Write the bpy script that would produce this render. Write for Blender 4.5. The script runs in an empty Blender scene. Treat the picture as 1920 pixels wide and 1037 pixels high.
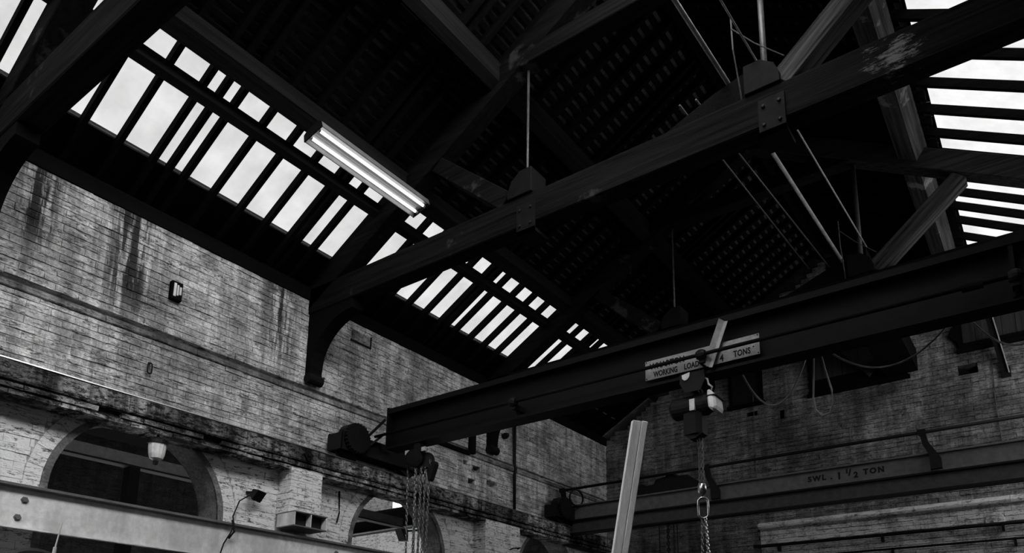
import bpy, bmesh, math, random
from mathutils import Matrix, Vector
random.seed(7)
PI = math.pi
SC = bpy.context.scene
COL = SC.collection

# ------------------------------------------------------------------ camera
F_PX, CX, CY = 1404.3, 1030.77, 979.7
RIGHT = Vector((0.82298362, 0.56804986, 0.00416206))
DOWN = Vector((-0.11151081, 0.16873100, -0.97933405))
FWD = Vector((-0.55701284, 0.80551177, 0.20220655))
CAMPOS = Vector((0.0, 0.0, 1.6))
cam = bpy.data.cameras.new('camera')
cam.sensor_fit = 'HORIZONTAL'
cam.sensor_width = 36.0
cam.lens = F_PX * 36.0 / 1920.0
cam.shift_x = (960.0 - CX) / 1920.0
cam.shift_y = (CY - 518.5) / 1920.0
cam.clip_start = 0.05
camo = bpy.data.objects.new('camera', cam)
camo.matrix_world = Matrix(((RIGHT.x, -DOWN.x, -FWD.x, 0.0),
                            (RIGHT.y, -DOWN.y, -FWD.y, 0.0),
                            (RIGHT.z, -DOWN.z, -FWD.z, 1.6),
                            (0, 0, 0, 1)))
COL.objects.link(camo)
SC.camera = camo

# ------------------------------------------------------------------ overcast sky, exposure
SKY = 13.0
w = bpy.data.worlds.new('overcast_sky')
SC.world = w
w.use_nodes = True
nt = w.node_tree
bg = nt.nodes['Background']
tc = nt.nodes.new('ShaderNodeTexCoord')
no = nt.nodes.new('ShaderNodeTexNoise')
no.inputs['Scale'].default_value = 1.6
no.inputs['Detail'].default_value = 3
rp = nt.nodes.new('ShaderNodeValToRGB')
rp.color_ramp.elements[0].position = 0.3
rp.color_ramp.elements[0].color = (0.93, 0.93, 0.93, 1)
rp.color_ramp.elements[1].position = 0.7
rp.color_ramp.elements[1].color = (1, 1, 1, 1)
nt.links.new(tc.outputs['Generated'], no.inputs['Vector'])
nt.links.new(no.outputs['Fac'], rp.inputs['Fac'])
nt.links.new(rp.outputs['Color'], bg.inputs['Color'])
bg.inputs['Strength'].default_value = SKY
SC.view_settings.view_transform = 'Standard'
SC.view_settings.look = 'None'
SC.view_settings.exposure = 0.0
SC.view_settings.gamma = 1.0
SC.view_settings.use_curve_mapping = False
SC.cycles.use_denoising = True
SC.cycles.max_bounces = 6
SC.cycles.transparent_max_bounces = 12
SC.cycles.sample_clamp_indirect = 4.0

# ------------------------------------------------------------------ dimensions
XL, XR = -8.5, 1.87            # inner faces of the long walls
YN, YE = -8.0, 14.6            # near wall, end wall
XM = 0.5 * (XL + XR)           # ridge line
SL = 0.57                      # roof pitch
TY = (2.16, 6.18, 10.2)        # fronts of the three trusses
def zr(x, A):
    return A - SL * abs(x - XM)

def portal(name, cx, y0, y1, width, A, side):
    l = bpy.data.lights.new(name, 'AREA')
    l.shape = 'RECTANGLE'
    l.size = width
    l.size_y = y1 - y0
    l.cycles.is_portal = True
    o = bpy.data.objects.new(name, l)
    ang = math.atan(SL)
    o.location = (cx, (y0 + y1) / 2, zr(cx, A))
    o.rotation_euler = (0, side * ang, 0)
    COL.objects.link(o)
portal('daylight_portal', -1.98, -7.6, 5.65, 2.9, 10.36, 1)
portal('daylight_portal', 0.45, 5.7, 14.4, 2.7, 10.36, 1)
portal('daylight_portal', -7.57, 0.0, 14.4, 1.3, 10.36, -1)

for y0, y1 in ((8.6, 10.2), (10.9, 13.9)):
    l = bpy.data.lights.new('daylight_portal', 'AREA')
    l.shape = 'RECTANGLE'
    l.size = 1.9
    l.size_y = y1 - y0
    l.cycles.is_portal = True
    o = bpy.data.objects.new('daylight_portal', l)
    o.location = (XR + 0.32, (y0 + y1) / 2, 5.7)
    o.rotation_euler = (0, PI / 2, 0)
    COL.objects.link(o)

# ------------------------------------------------------------------ materials
MATS = {}
def newmat(name):
    m = bpy.data.materials.new(name)
    m.use_nodes = True
    MATS[name] = m
    return m, m.node_tree, m.node_tree.nodes['Principled BSDF']
def N(t, kind, **kw):
    n = t.nodes.new(kind)
    for k, v in kw.items():
        if k in n.inputs.keys():
            n.inputs[k].default_value = v
        else:
            setattr(n, k, v)
    return n
def ramp(t, fac, stops):
    r = t.nodes.new('ShaderNodeValToRGB')
    el = r.color_ramp.elements
    while len(el) < len(stops):
        el.new(0.5)
    for e, (p, v) in zip(el, stops):
        e.position = p
        e.color = (v, v, v, 1)
    t.links.new(fac, r.inputs['Fac'])
    return r.outputs['Color']
def mixc(t, fac, a, b, mode='MIX'):
    m = t.nodes.new('ShaderNodeMix')
    m.data_type = 'RGBA'
    m.blend_type = mode
    for sock, val in ((m.inputs[0], fac), (m.inputs[6], a), (m.inputs[7], b)):
        if isinstance(val, (int, float)):
            sock.default_value = val if sock.type == 'VALUE' else (val, val, val, 1)
        else:
            t.links.new(val, sock)
    return m.outputs[2]
def pos(t, scale=(1, 1, 1), obj=False):
    if obj:
        g = t.nodes.new('ShaderNodeTexCoord').outputs['Object']
    else:
        g = t.nodes.new('ShaderNodeNewGeometry').outputs['Position']
    mp = t.nodes.new('ShaderNodeMapping')
    mp.inputs['Scale'].default_value = scale
    t.links.new(g, mp.inputs['Vector'])
    return mp.outputs['Vector']
def noise(t, vec, scale, detail=4, rough=0.6):
    n = N(t, 'ShaderNodeTexNoise', Scale=scale, Detail=detail, Roughness=rough)
    t.links.new(vec, n.inputs['Vector'])
    return n.outputs['Fac']
def bump(t, b, h, strength, dist=0.02):
    n = N(t, 'ShaderNodeBump', Strength=strength, Distance=dist)
    t.links.new(h, n.inputs['Height'])
    t.links.new(n.outputs['Normal'], b.inputs['Normal'])

def wash(name, base, dark, streak=0.55, patch=(0.38, 0.62), chips=0.34, cracks=0.8, spec=0.1, runs=None, grain=0.85):
    """limewashed masonry: mottled wash, vertical run-off stains, flaked chips, hairline bed cracks"""
    m, t, b = newmat(name)
    p = pos(t)
    big = noise(t, p, 0.75, 5, 0.65)
    mid = noise(t, p, 4.5, 6, 0.72)
    fine = noise(t, p, 30, 5, 0.75)
    c = ramp(t, mid, ((0.30, base * 0.35), (0.5, base * 0.8), (0.70, base * 1.15)))
    v = N(t, 'ShaderNodeTexVoronoi', Scale=1.0)
    t.links.new(pos(t, (4.2, 4.2, 11.2)), v.inputs['Vector'])
    sv = t.nodes.new('ShaderNodeSeparateColor')
    t.links.new(v.outputs['Color'], sv.inputs[0])
    c = mixc(t, 0.75, c, ramp(t, sv.outputs[0], ((0.0, 0.55), (1.0, 1.15))), 'MULTIPLY')
    c = mixc(t, ramp(t, big, ((patch[0], 0.75), (patch[1], 0.0))), c, dark * 1.5)
    st = noise(t, pos(t, (5.5, 5.5, 0.42)), 1.0, 6, 0.68)
    c = mixc(t, ramp(t, st, ((0.40, streak), (0.55, 0.0))), c, dark)
    if runs:
        sp = t.nodes.new('ShaderNodeSeparateXYZ')
        t.links.new(t.nodes.new('ShaderNodeNewGeometry').outputs['Position'], sp.inputs[0])
        for (yc, hw, zb) in runs:
            d = N(t, 'ShaderNodeMath', operation='SUBTRACT'); t.links.new(sp.outputs[1], d.inputs[0]); d.inputs[1].default_value = yc
            a = N(t, 'ShaderNodeMath', operation='ABSOLUTE'); t.links.new(d.outputs[0], a.inputs[0])
            f1 = N(t, 'ShaderNodeMapRange'); t.links.new(a.outputs[0], f1.inputs[0])
            f1.inputs[1].default_value = hw; f1.inputs[2].default_value = hw * 0.3; f1.inputs[3].default_value = 0; f1.inputs[4].default_value = 1
            f2 = N(t, 'ShaderNodeMapRange'); t.links.new(sp.outputs[2], f2.inputs[0])
            f2.inputs[1].default_value = zb; f2.inputs[2].default_value = zb + 0.7
            k = N(t, 'ShaderNodeMath', operation='MULTIPLY'); t.links.new(f1.outputs[0], k.inputs[0]); t.links.new(f2.outputs[0], k.inputs[1])
            s2 = noise(t, pos(t, (11, 11, 0.8)), 1.0, 6, 0.7)
            g = N(t, 'ShaderNodeMath', operation='MULTIPLY'); t.links.new(k.outputs[0], g.inputs[0]); t.links.new(ramp(t, s2, ((0.48, 0.95), (0.58, 0.0))), g.inputs[1])
            c = mixc(t, g.outputs[0], c, dark * 0.25)
    fl = noise(t, pos(t, (3.0, 3.0, 8.0)), 3.0, 6, 0.8)
    c = mixc(t, ramp(t, fl, ((chips, 0.9), (chips + 0.05, 0.0))), c, dark * 0.5)
    cr = noise(t, pos(t, (1.1, 1.1, 11.0)), 1.0, 5, 0.6)
    c = mixc(t, ramp(t, cr, ((0.485, 0.0), (0.497, cracks), (0.503, cracks), (0.515, 0.0))), c, dark * 0.3)
    c = mixc(t, grain, c, ramp(t, fine, ((0.30, 0.30), (0.66, 1.1))), 'MULTIPLY')
    c = mixc(t, 1.0, c, 0.88, 'DARKEN')
    t.links.new(c, b.inputs['Base Color'])
    b.inputs['Roughness'].default_value = 0.95
    b.inputs['Specular IOR Level'].default_value = spec
    h = mixc(t, 0.45, mixc(t, 0.6, mid, fine), fl)
    bump(t, b, h, 1.0, 0.03)
    return m
RUNS = [(3.72, 0.42, 5.3), (2.75, 0.3, 5.6), (5.75, 0.35, 5.5)]
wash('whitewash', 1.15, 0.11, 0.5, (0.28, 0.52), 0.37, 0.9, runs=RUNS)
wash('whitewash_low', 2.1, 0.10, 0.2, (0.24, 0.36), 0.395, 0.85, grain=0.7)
wash('end_brick', 0.62, 0.05, 0.5, chips=0.36)
wash('end_wash', 1.7, 0.10, 0.3, (0.30, 0.5), 0.35)
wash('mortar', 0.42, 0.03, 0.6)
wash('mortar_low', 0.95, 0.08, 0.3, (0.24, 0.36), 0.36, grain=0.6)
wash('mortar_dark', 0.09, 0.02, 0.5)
wash('plaster', 0.36, 0.14, 0.2, chips=0.2, cracks=0.2)
wash('ledge_stone', 0.85, 0.010, 0.8, (0.47, 0.56), 0.45)
wash('band_stone', 0.7, 0.04, 0.6, (0.42, 0.6))
wash('lime_ledge', 2.0, 0.10, 0.3, (0.30, 0.5), 0.38)

def wood(name, base, dark, axis='x', spec=0.02, rough=0.9, patch=None, rot=0.0, light_spot=None):
    m, t, b = newmat(name)
    sc = {'x': (0.6, 14, 14), 'y': (14, 0.6, 14), 'z': (14, 14, 0.6)}[axis]
    vec = pos(t)
    if rot:
        vec.node.inputs['Rotation'].default_value = (0, rot, 0)
    m2 = t.nodes.new('ShaderNodeMapping')
    m2.inputs['Scale'].default_value = sc
    t.links.new(vec, m2.inputs['Vector'])
    g = noise(t, m2.outputs['Vector'], 1.6, 5, 0.65)
    c = ramp(t, g, ((0.3, dark), (0.7, base)))
    if patch:
        q = noise(t, pos(t), 1.3, 5, 0.7)
        c = mixc(t, ramp(t, q, ((0.60, 0.0), (0.66, 1.0))), c, patch)
    if light_spot:
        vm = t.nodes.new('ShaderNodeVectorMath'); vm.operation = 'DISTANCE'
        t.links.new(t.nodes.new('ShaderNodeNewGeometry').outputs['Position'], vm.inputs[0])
        vm.inputs[1].default_value = light_spot[:3]
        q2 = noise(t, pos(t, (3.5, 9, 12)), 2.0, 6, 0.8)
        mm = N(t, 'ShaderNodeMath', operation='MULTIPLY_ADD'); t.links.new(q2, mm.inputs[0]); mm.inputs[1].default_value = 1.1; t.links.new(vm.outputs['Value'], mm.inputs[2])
        c = mixc(t, ramp(t, mm.outputs[0], ((light_spot[3] + 0.40, 1.0), (light_spot[3] + 0.50, 0.0))), c, light_spot[4])
    t.links.new(c, b.inputs['Base Color'])
    b.inputs['Roughness'].default_value = rough
    b.inputs['Specular IOR Level'].default_value = spec
    bump(t, b, g, 0.6, 0.01)
    return m
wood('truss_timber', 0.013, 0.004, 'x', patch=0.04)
wood('tie_timber', 0.014, 0.003, 'x', patch=0.035, light_spot=(-0.72, 6.18, 6.84, 0.20, 0.13))  # carries a patch of light painted on as a pale spot
wood('lit_strut_timber', 0.09, 0.006, 'x', rot=math.atan(0.87))  # paler copy for the right struts, highlights painted into the grain
wood('rafter_timber', 0.009, 0.004, 'x')
wood('purlin_timber', 0.016, 0.006, 'y')
wood('lit_timber', 0.055, 0.012, 'x')  # paler truss timber, light on the right rafters put into the colour
wood('lit_purlin', 0.10, 0.02, 'y', patch=0.22)  # paler purlin timber with light in its colour; patches are lichen
wood('pale_timber', 0.80, 0.52, 'z', 0.2)
wood('board_dark', 0.007, 0.004, 'y')
wood('shutter_timber', 0.06, 0.025, 'z')

def plain(name, v, rough=0.6, metal=0.0, var=0.3, scale=9.0, spec=0.3, stain=None):
    m, t, b = newmat(name)
    n = noise(t, pos(t), scale, 5, 0.65)
    c = ramp(t, n, ((0.3, v * (1 - var)), (0.7, v * (1 + var))))
    if stain:
        q = noise(t, pos(t, (2, 2, 0.6)), 1.1, 5, 0.6)
        c = mixc(t, ramp(t, q, ((0.40, 0.6), (0.58, 0.0))), c, stain)
    t.links.new(c, b.inputs['Base Color'])
    b.inputs['Roughness'].default_value = rough
    b.inputs['Metallic'].default_value = metal
    b.inputs['Specular IOR Level'].default_value = spec
    bump(t, b, n, 0.25, 0.004)
    return m
plain('iron_dark', 0.008, 0.55, spec=0.15)
plain('girder_paint', 0.006, 0.6, spec=0.12)
plain('iron_grey', 0.009, 0.7, spec=0.04)
plain('pale_steel', 0.68, 0.75, var=0.18, scale=14, stain=0.30)
plain('crane_grey', 0.11, 0.65, var=0.25)
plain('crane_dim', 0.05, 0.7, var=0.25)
plain('bright_steel', 0.85, 0.32, 1.0, var=0.05)
plain('chain_steel', 0.38, 0.27, 1.0, var=0.2)
plain('rod_steel', 0.09, 0.45, 0.3)
plain('conduit_pale', 0.42, 0.5)
plain('sign_plate', 0.34, 0.6, var=0.3, scale=18, stain=0.2)
plain('label_white', 0.7, 0.5)
plain('lettering', 0.006, 0.8, var=0.0)
plain('enamel', 0.55, 0.35)
plain('reflector_enamel', 0.17, 0.35, var=0.15, spec=0.5)
plain('slate', 0.05, 0.7, var=0.4)
plain('floor_concrete', 0.02, 0.9)
plain('cable_grey', 0.15, 0.6)
plain('rubber', 0.012, 0.7, spec=0.1)
plain('dark_void', 0.01, 0.95)
plain('bulb_glass', 0.65, 0.2, spec=0.6)
plain('hood_paint', 0.012, 0.5, spec=0.15)

def emit(name, v):
    m = bpy.data.materials.new(name)
    m.use_nodes = True
    t = m.node_tree
    t.nodes.clear()
    e = t.nodes.new('ShaderNodeEmission')
    e.inputs['Strength'].default_value = v
    o = t.nodes.new('ShaderNodeOutputMaterial')
    t.links.new(e.outputs[0], o.inputs[0])
    MATS[name] = m
emit('tube_light', 4.0)

def grimy(name, T):
    """wired roof glass under a film of soot: clear but strongly absorbing"""
    m = bpy.data.materials.new(name)
    m.use_nodes = True
    t = m.node_tree
    t.nodes.clear()
    tr = t.nodes.new('ShaderNodeBsdfTransparent')
    n = noise(t, pos(t), 2.2, 4, 0.6)
    c = ramp(t, n, ((0.3, T * 0.92), (0.7, T * 1.06)))
    t.links.new(c, tr.inputs['Color'])
    gl = N(t, 'ShaderNodeBsdfDiffuse')
    gl.inputs['Color'].default_value = (0.03, 0.03, 0.03, 1)
    mx = t.nodes.new('ShaderNodeMixShader')
    mx.inputs[0].default_value = 0.04
    t.links.new(tr.outputs[0], mx.inputs[1])
    t.links.new(gl.outputs[0], mx.inputs[2])
    o = t.nodes.new('ShaderNodeOutputMaterial')
    t.links.new(mx.outputs[0], o.inputs[0])
    MATS[name] = m
grimy('glass_left', 0.258)
grimy('glass_right', 0.285)
grimy('glass_side', 0.68)
def clearglass(name):
    m, t, b = newmat(name)
    b.inputs['Base Color'].default_value = (0.9, 0.9, 0.9, 1)
    b.inputs['Roughness'].default_value = 0.12
    b.inputs['Transmission Weight'].default_value = 0.75
clearglass('lamp_glass')

# ------------------------------------------------------------------ geometry helpers
def face_loop(bm, vs):
    try:
        bm.faces.new(vs)
    except ValueError:
        pass
def box(bm, x0, x1, y0, y1, z0, z1):
    v = [bm.verts.new(p) for p in ((x0, y0, z0), (x1, y0, z0), (x1, y1, z0), (x0, y1, z0),
                                   (x0, y0, z1), (x1, y0, z1), (x1, y1, z1), (x0, y1, z1))]
    for f in ((3, 2, 1, 0), (4, 5, 6, 7), (0, 1, 5, 4), (1, 2, 6, 5), (2, 3, 7, 6), (3, 0, 4, 7)):
        bm.faces.new([v[i] for i in f])
    return v
def prism(bm, poly, a0, a1, axis='y'):
    """poly of 2-D points extruded along axis; y: (x,z)  x: (y,z)  z: (x,y)"""
    def P(p, a):
        return {'y': (p[0], a, p[1]), 'x': (a, p[0], p[1]), 'z': (p[0], p[1], a)}[axis]
    A = [bm.verts.new(P(p, a0)) for p in poly]
    B = [bm.verts.new(P(p, a1)) for p in poly]
    n = len(poly)
    bm.faces.new(A)
    bm.faces.new(B[::-1])
    for i in range(n):
        bm.faces.new((A[i], B[i], B[(i + 1) % n], A[(i + 1) % n]))
def frame(d, up=Vector((0, 0, 1))):
    d = d.normalized()
    s = d.cross(up)
    if s.length < 1e-4:
        s = d.cross(Vector((1, 0, 0)))
    s.normalize()
    return d, s, s.cross(d)
def beam(bm, p0, p1, w_, h_, up=Vector((0, 0, 1))):
    p0, p1 = Vector(p0), Vector(p1)
    d, s, u = frame(p1 - p0, up)
    v = []
    for p in (p0, p1):
        for a, b in ((-1, -1), (1, -1), (1, 1), (-1, 1)):
            v.append(bm.verts.new(p + s * a * w_ / 2 + u * b * h_ / 2))
    for f in ((3, 2, 1, 0), (4, 5, 6, 7), (0, 1, 5, 4), (1, 2, 6, 5), (2, 3, 7, 6), (3, 0, 4, 7)):
        bm.faces.new([v[i] for i in f])
def tube(bm, pts, r, n=8, cap=True):
    pts = [Vector(p) for p in pts]
    rings = []
    for i, p in enumerate(pts):
        a = pts[max(i - 1, 0)]
        b = pts[min(i + 1, len(pts) - 1)]
        d, s, u = frame(b - a, Vector((0.03, 0.05, 1)))
        rings.append([bm.verts.new(p + (s * math.cos(2 * PI * k / n) + u * math.sin(2 * PI * k / n)) * r) for k in range(n)])
    for A, B in zip(rings, rings[1:]):
        for k in range(n):
            bm.faces.new((A[k], A[(k + 1) % n], B[(k + 1) % n], B[k]))
    if cap:
        bm.faces.new(rings[0][::-1])
        bm.faces.new(rings[-1])
def lathe(bm, prof, o=(0, 0, 0), axis=Vector((0, 0, 1)), n=16, cap=True):
    """prof of (r, h) from one end to the other about axis through o"""
    o = Vector(o)
    d, s, u = frame(Vector(axis), Vector((0.2, 0.1, 1)) if abs(Vector(axis).normalized().z) > 0.9 else Vector((0, 0, 1)))
    rings = []
    for r, h in prof:
        if r < 1e-5:
            rings.append([bm.verts.new(o + d * h)])
        else:
            rings.append([bm.verts.new(o + d * h + (s * math.cos(2 * PI * k / n) + u * math.sin(2 * PI * k / n)) * r) for k in range(n)])
    for A, B in zip(rings, rings[1:]):
        for k in range(n):
            if len(A) == 1 and len(B) == 1:
                continue
            if len(A) == 1:
                bm.faces.new((A[0], B[(k + 1) % n], B[k]))
            elif len(B) == 1:
                bm.faces.new((A[k], A[(k + 1) % n], B[0]))
            else:
                bm.faces.new((A[k], A[(k + 1) % n], B[(k + 1) % n], B[k]))
    for R_, rev in ((rings[0], True), (rings[-1], False)):
        if cap and len(R_) > 2:
            bm.faces.new(R_[::-1] if rev else R_)
def link(bm, c, d, side, L, wd, r, seg=10, n=5):
    """one oval chain link, long axis d, flat in the plane d/side"""
    d, side = Vector(d).normalized(), Vector(side).normalized()
    nrm = d.cross(side)
    rings = []
    st = (L - wd) / 2
    for k in range(seg):
        a = 2 * PI * k / seg
        ca, sa = math.cos(a), math.sin(a)
        off = st if sa > 0.01 else (-st if sa < -0.01 else 0)
        p = Vector(c) + side * (wd / 2 - r) * ca + d * ((wd / 2 - r) * sa + off)
        out = side * ca + d * sa
        rings.append([bm.verts.new(p + (out * math.cos(2 * PI * j / n) + nrm * math.sin(2 * PI * j / n)) * r) for j in range(n)])
    for i in range(seg):
        A, B = rings[i], rings[(i + 1) % seg]
        for j in range(n):
            bm.faces.new((A[j], A[(j + 1) % n], B[(j + 1) % n], B[j]))
def chain(bm, p0, p1, L=0.05, wd=0.034, r=0.007):
    p0, p1 = Vector(p0), Vector(p1)
    d = p1 - p0
    n = max(2, int(d.length / (L - 2.2 * r)))
    a = Vector((1, 0.35, 0))
    d_, s, u = frame(d, a)
    for i in range(n):
        link(bm, p0 + d * ((i + 0.5) / n), d_, s if i % 2 else u, L, wd, r, 8, 4)

def obj(name, bm, mat, parent=None, loc=None, bevel=0.0, smooth=False):
    me = bpy.data.meshes.new(name)
    bmesh.ops.recalc_face_normals(bm, faces=bm.faces)
    if bevel:
        bmesh.ops.bevel(bm, geom=[e for e in bm.edges if e.is_manifold and e.calc_face_angle(0) > 0.6], offset=bevel, segments=1, affect='EDGES', clamp_overlap=True)
    bm.to_mesh(me)
    bm.free()
    me.materials.append(MATS[mat])
    if smooth:
        for p in me.polygons:
            p.use_smooth = True
    o = bpy.data.objects.new(name, me)
    COL.objects.link(o)
    if loc is not None:
        o.location = loc
    if parent is not None:
        o.parent = parent
        o.matrix_parent_inverse = Matrix.Translation(-(parent.location if parent.parent is None else Vector((0, 0, 0)) + wloc(parent)))
    return o
def wloc(o):
    """world location of an unrotated object"""
    v = Vector((0, 0, 0))
    while o is not None:
        v = v + o.location + o.matrix_parent_inverse.translation
        o = o.parent
    return v
def B():
    return bmesh.new()
def tag(o, label, cat, group=None):
    o['label'] = label
    o['category'] = cat
    if group:
        o['group'] = group
    return o
def thing(name, label, cat, loc, group=None):
    o = bpy.data.objects.new(name, None)
    o.empty_display_size = 0.1
    o.location = loc
    COL.objects.link(o)
    return tag(o, label, cat, group)
def struct(name, loc=(0, 0, 0)):
    o = bpy.data.objects.new(name, None)
    o.empty_display_size = 0.1
    o.location = loc
    o['kind'] = 'structure'
    COL.objects.link(o)
    return o
def boxo(name, mat, parent, *b, bevel=0.0):
    bm = B()
    box(bm, *b)
    return obj(name, bm, mat, parent, bevel=bevel)
def inst(src, name, loc, parent):
    o = bpy.data.objects.new(name, src)
    o.location = loc
    COL.objects.link(o)
    o.parent = parent
    o.matrix_parent_inverse = Matrix.Translation(-wloc(parent))
    return o
def text_mesh(name, s, size, mat, parent, origin, xdir, zdir, depth=0.003, shear=0.0, spacing=1.0, bold=0.0, sx=1.0):
    cu = bpy.data.curves.new(name, 'FONT')
    cu.body = s
    cu.size = size
    cu.extrude = depth
    cu.shear = shear
    cu.space_character = spacing
    cu.offset = bold
    cu.resolution_u = 3
    tmp = bpy.data.objects.new('tmp_text', cu)
    COL.objects.link(tmp)
    dg = bpy.context.evaluated_depsgraph_get()
    me = bpy.data.meshes.new_from_object(tmp.evaluated_get(dg))
    bpy.data.objects.remove(tmp)
    xd, zd = Vector(xdir).normalized(), Vector(zdir).normalized()
    n = xd.cross(zd)
    me.transform(Matrix.Diagonal((sx, 1, 1, 1)))
    M = Matrix((xd, zd, n)).transposed().to_4x4()
    M.translation = Vector(origin)
    me.transform(M)
    me.name = name
    me.materials.clear()
    me.materials.append(MATS[mat])
    o = bpy.data.objects.new(name, me)
    COL.objects.link(o)
    o.parent = parent
    o.matrix_parent_inverse = Matrix.Translation(-wloc(parent))
    return o
def pix(p):
    """where a point of the place falls in the 1920x1037 frame"""
    v = Vector(p) - CAMPOS
    d = v.dot(FWD)
    if d < 0.1:
        return (-9e9, -9e9, d)
    return (CX + F_PX * v.dot(RIGHT) / d, CY + F_PX * v.dot(DOWN) / d, d)
def seen(p, m=10):
    x, y, d = pix(p)
    return -m < x < 1920 + m and -m < y < 1037 + m

# ------------------------------------------------------------------ brickwork
BL, BH, JT = 0.235, 0.088, 0.009
JV = 0.004
def jag_box(bm, lo, hi, ax, rnd, j=0.0035):
    v = box(bm, lo[0], hi[0], lo[1], hi[1], lo[2], hi[2])
    for q in v:
        q.co += Vector((rnd.uniform(-j, j), rnd.uniform(-j, j), rnd.uniform(-j, j)))
def brick_field(parent, plane, u0, u1, z0, z1, mat, keep, nparts, depth=0.05, seed=1, JT=JT, JV=JV):
    """bricks of a wall face. plane ('x', xface, sign) or ('y', yface, sign): sign = way the face looks.
    keep(u0,u1,z) -> list of u intervals left of that brick. The nparts nearest in view become parts."""
    rnd = random.Random(seed)
    ax, f, sg = plane
    whole, odd = [], []
    row = 0
    z = z0
    while z < z1 - 0.02:
        h = min(BH, z1 - z)
        u = u0 - (BL / 2 if row % 2 else 0)
        while u < u1:
            a, b = max(u, u0), min(u + BL, u1)
            if b - a > 0.03:
                parts = keep(a, b, z, z + h)
                for (p, q) in parts:
                    if q - p < 0.03:
                        continue
                    pr = rnd.uniform(-0.004, 0.006)
                    if rnd.random() < 0.03:
                        pr += rnd.choice((-0.006, 0.007))
                    if q - p > BL - 0.005 and h > BH - 0.003:
                        whole.append((p, q, z, h, pr))
                    else:
                        odd.append((p, q, z, h, pr))
            u += BL
        z += BH
        row += 1
    def P(u, z, d):
        return (f + sg * d, u, z) if ax == 'x' else (u, f + sg * d, z)
    order = []
    for i, (p, q, z, h, pr) in enumerate(whole):
        c = P((p + q) / 2, z + h / 2, 0)
        if seen(c, 0):
            order.append((pix(c)[2], i))
    order.sort()
    pick = set(i for _, i in order[:nparts])
    src = []
    for k in range(5):
        bm = B()
        lo, hi = (0, -(BL - JV) / 2, -(BH - JT) / 2), (depth, (BL - JV) / 2, (BH - JT) / 2)
        if ax == 'y':
            lo, hi = (-(BL - JV) / 2, 0, -(BH - JT) / 2), ((BL - JV) / 2, depth, (BH - JT) / 2)
        jag_box(bm, lo, hi, ax, rnd)
        bmesh.ops.recalc_face_normals(bm, faces=bm.faces)
        me = bpy.data.meshes.new('brick')
        bm.to_mesh(me)
        bm.free()
        me.materials.append(MATS[mat])
        src.append(me)
    rest = B()
    for i, (p, q, z, h, pr) in enumerate(whole):
        if i in pick:
            d = pr if sg > 0 else pr + depth
            d = pr - depth if sg > 0 else pr
            c = P((p + q) / 2, z + h / 2, 0)
            off = (pr - depth) if sg > 0 else -pr
            loc = (f + off, c[1], c[2]) if ax == 'x' else (c[0], f + off, c[2])
            inst(src[rnd.randrange(5)], 'brick', loc, parent)
        else:
            odd.append((p, q, z, h, pr))
    for (p, q, z, h, pr) in odd:
        a, b = sorted((f + sg * pr, f + sg * (pr - depth)))
        if ax == 'x':
            jag_box(rest, (a, p + JV / 2, z + JT / 2), (b, q - JV / 2, z + h - JT / 2), ax, rnd)
        else:
            jag_box(rest, (p + JV / 2, a, z + JT / 2), (q - JV / 2, b, z + h - JT / 2), ax, rnd)
    o = obj('brickwork', rest, mat, parent)
    o['kind'] = 'stuff'
    return o
def cut(iv, a, b):
    out = []
    for p, q in iv:
        if b <= p or a >= q:
            out.append((p, q))
        else:
            if a > p:
                out.append((p, a))
            if b < q:
                out.append((b, q))
    return out

# ------------------------------------------------------------------ left wall with three arches
ARCH = [(4.15, 0.96), (8.17, 0.98), (12.2, 0.96)]
SPRING = 3.50
RING = 0.21
LEDGE_T, LEDGE_B = 4.61, 4.30
wl = struct('wall_left', (XL, 6, 0))
TH = 0.42
def arch_wall(bm, x0, x1, y0, y1, z0, z1, arches, nseg=20):
    ys = y0
    for yc, r in arches:
        box(bm, x0, x1, ys, yc - r, z0, z1)
        for k in range(nseg):
            a0, a1 = PI - PI * k / nseg, PI - PI * (k + 1) / nseg
            pa = (yc + r * math.cos(a0), SPRING + r * math.sin(a0))
            pb = (yc + r * math.cos(a1), SPRING + r * math.sin(a1))
            prism(bm, [pa, pb, (pb[0], z1), (pa[0], z1)], x0, x1, 'x')
        ys = yc + r
    box(bm, x0, x1, ys, y1, z0, z1)
bm = B()
arch_wall(bm, XL - TH, XL - 0.007, YN, YE, 0.0, 4.60, [(0.13, 0.96)] + ARCH)
def pierced(bm, face, back, u0, u1, z0, z1, holes, ax='x', inset=0.16):
    us = sorted(set([u0, u1] + [v for h in holes for v in h[:2]]))
    zs = sorted(set([z0, z1] + [v for h in holes for v in h[2:4]]))
    deep = face + (0.16 if back > face else -0.16)
    for a, b in zip(us, us[1:]):
        for c, d in zip(zs, zs[1:]):
            f = face
            for h in holes:
                if h[0] <= a and b <= h[1] and h[2] <= c and d <= h[3]:
                    f = face + (h[4] if len(h) > 4 else inset) * (1 if back > face else -1)
            x0, x1 = sorted((f, back))
            if ax == 'x':
                box(bm, x0, x1, a, b, c, d)
            else:
                box(bm, a, b, x0, x1, c, d)
HOLES = [(9.86, 10.06, 5.20, 5.32), (9.74, 9.92, 4.94, 5.07), (10.26, 10.55, 5.02, 5.13), (9.60, 9.72, 5.28, 5.36)]
pierced(bm, XL - 0.012, XL - TH, YN, YE, 4.60, 5.545, HOLES)
box(bm, XL - TH, XL - 0.07, YN, YE, 5.545, 5.60)
box(bm, XL - TH, XL - 0.012, YN, YE, 5.60, 6.90)
obj('wall_core', bm, 'mortar_low', wl)
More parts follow.
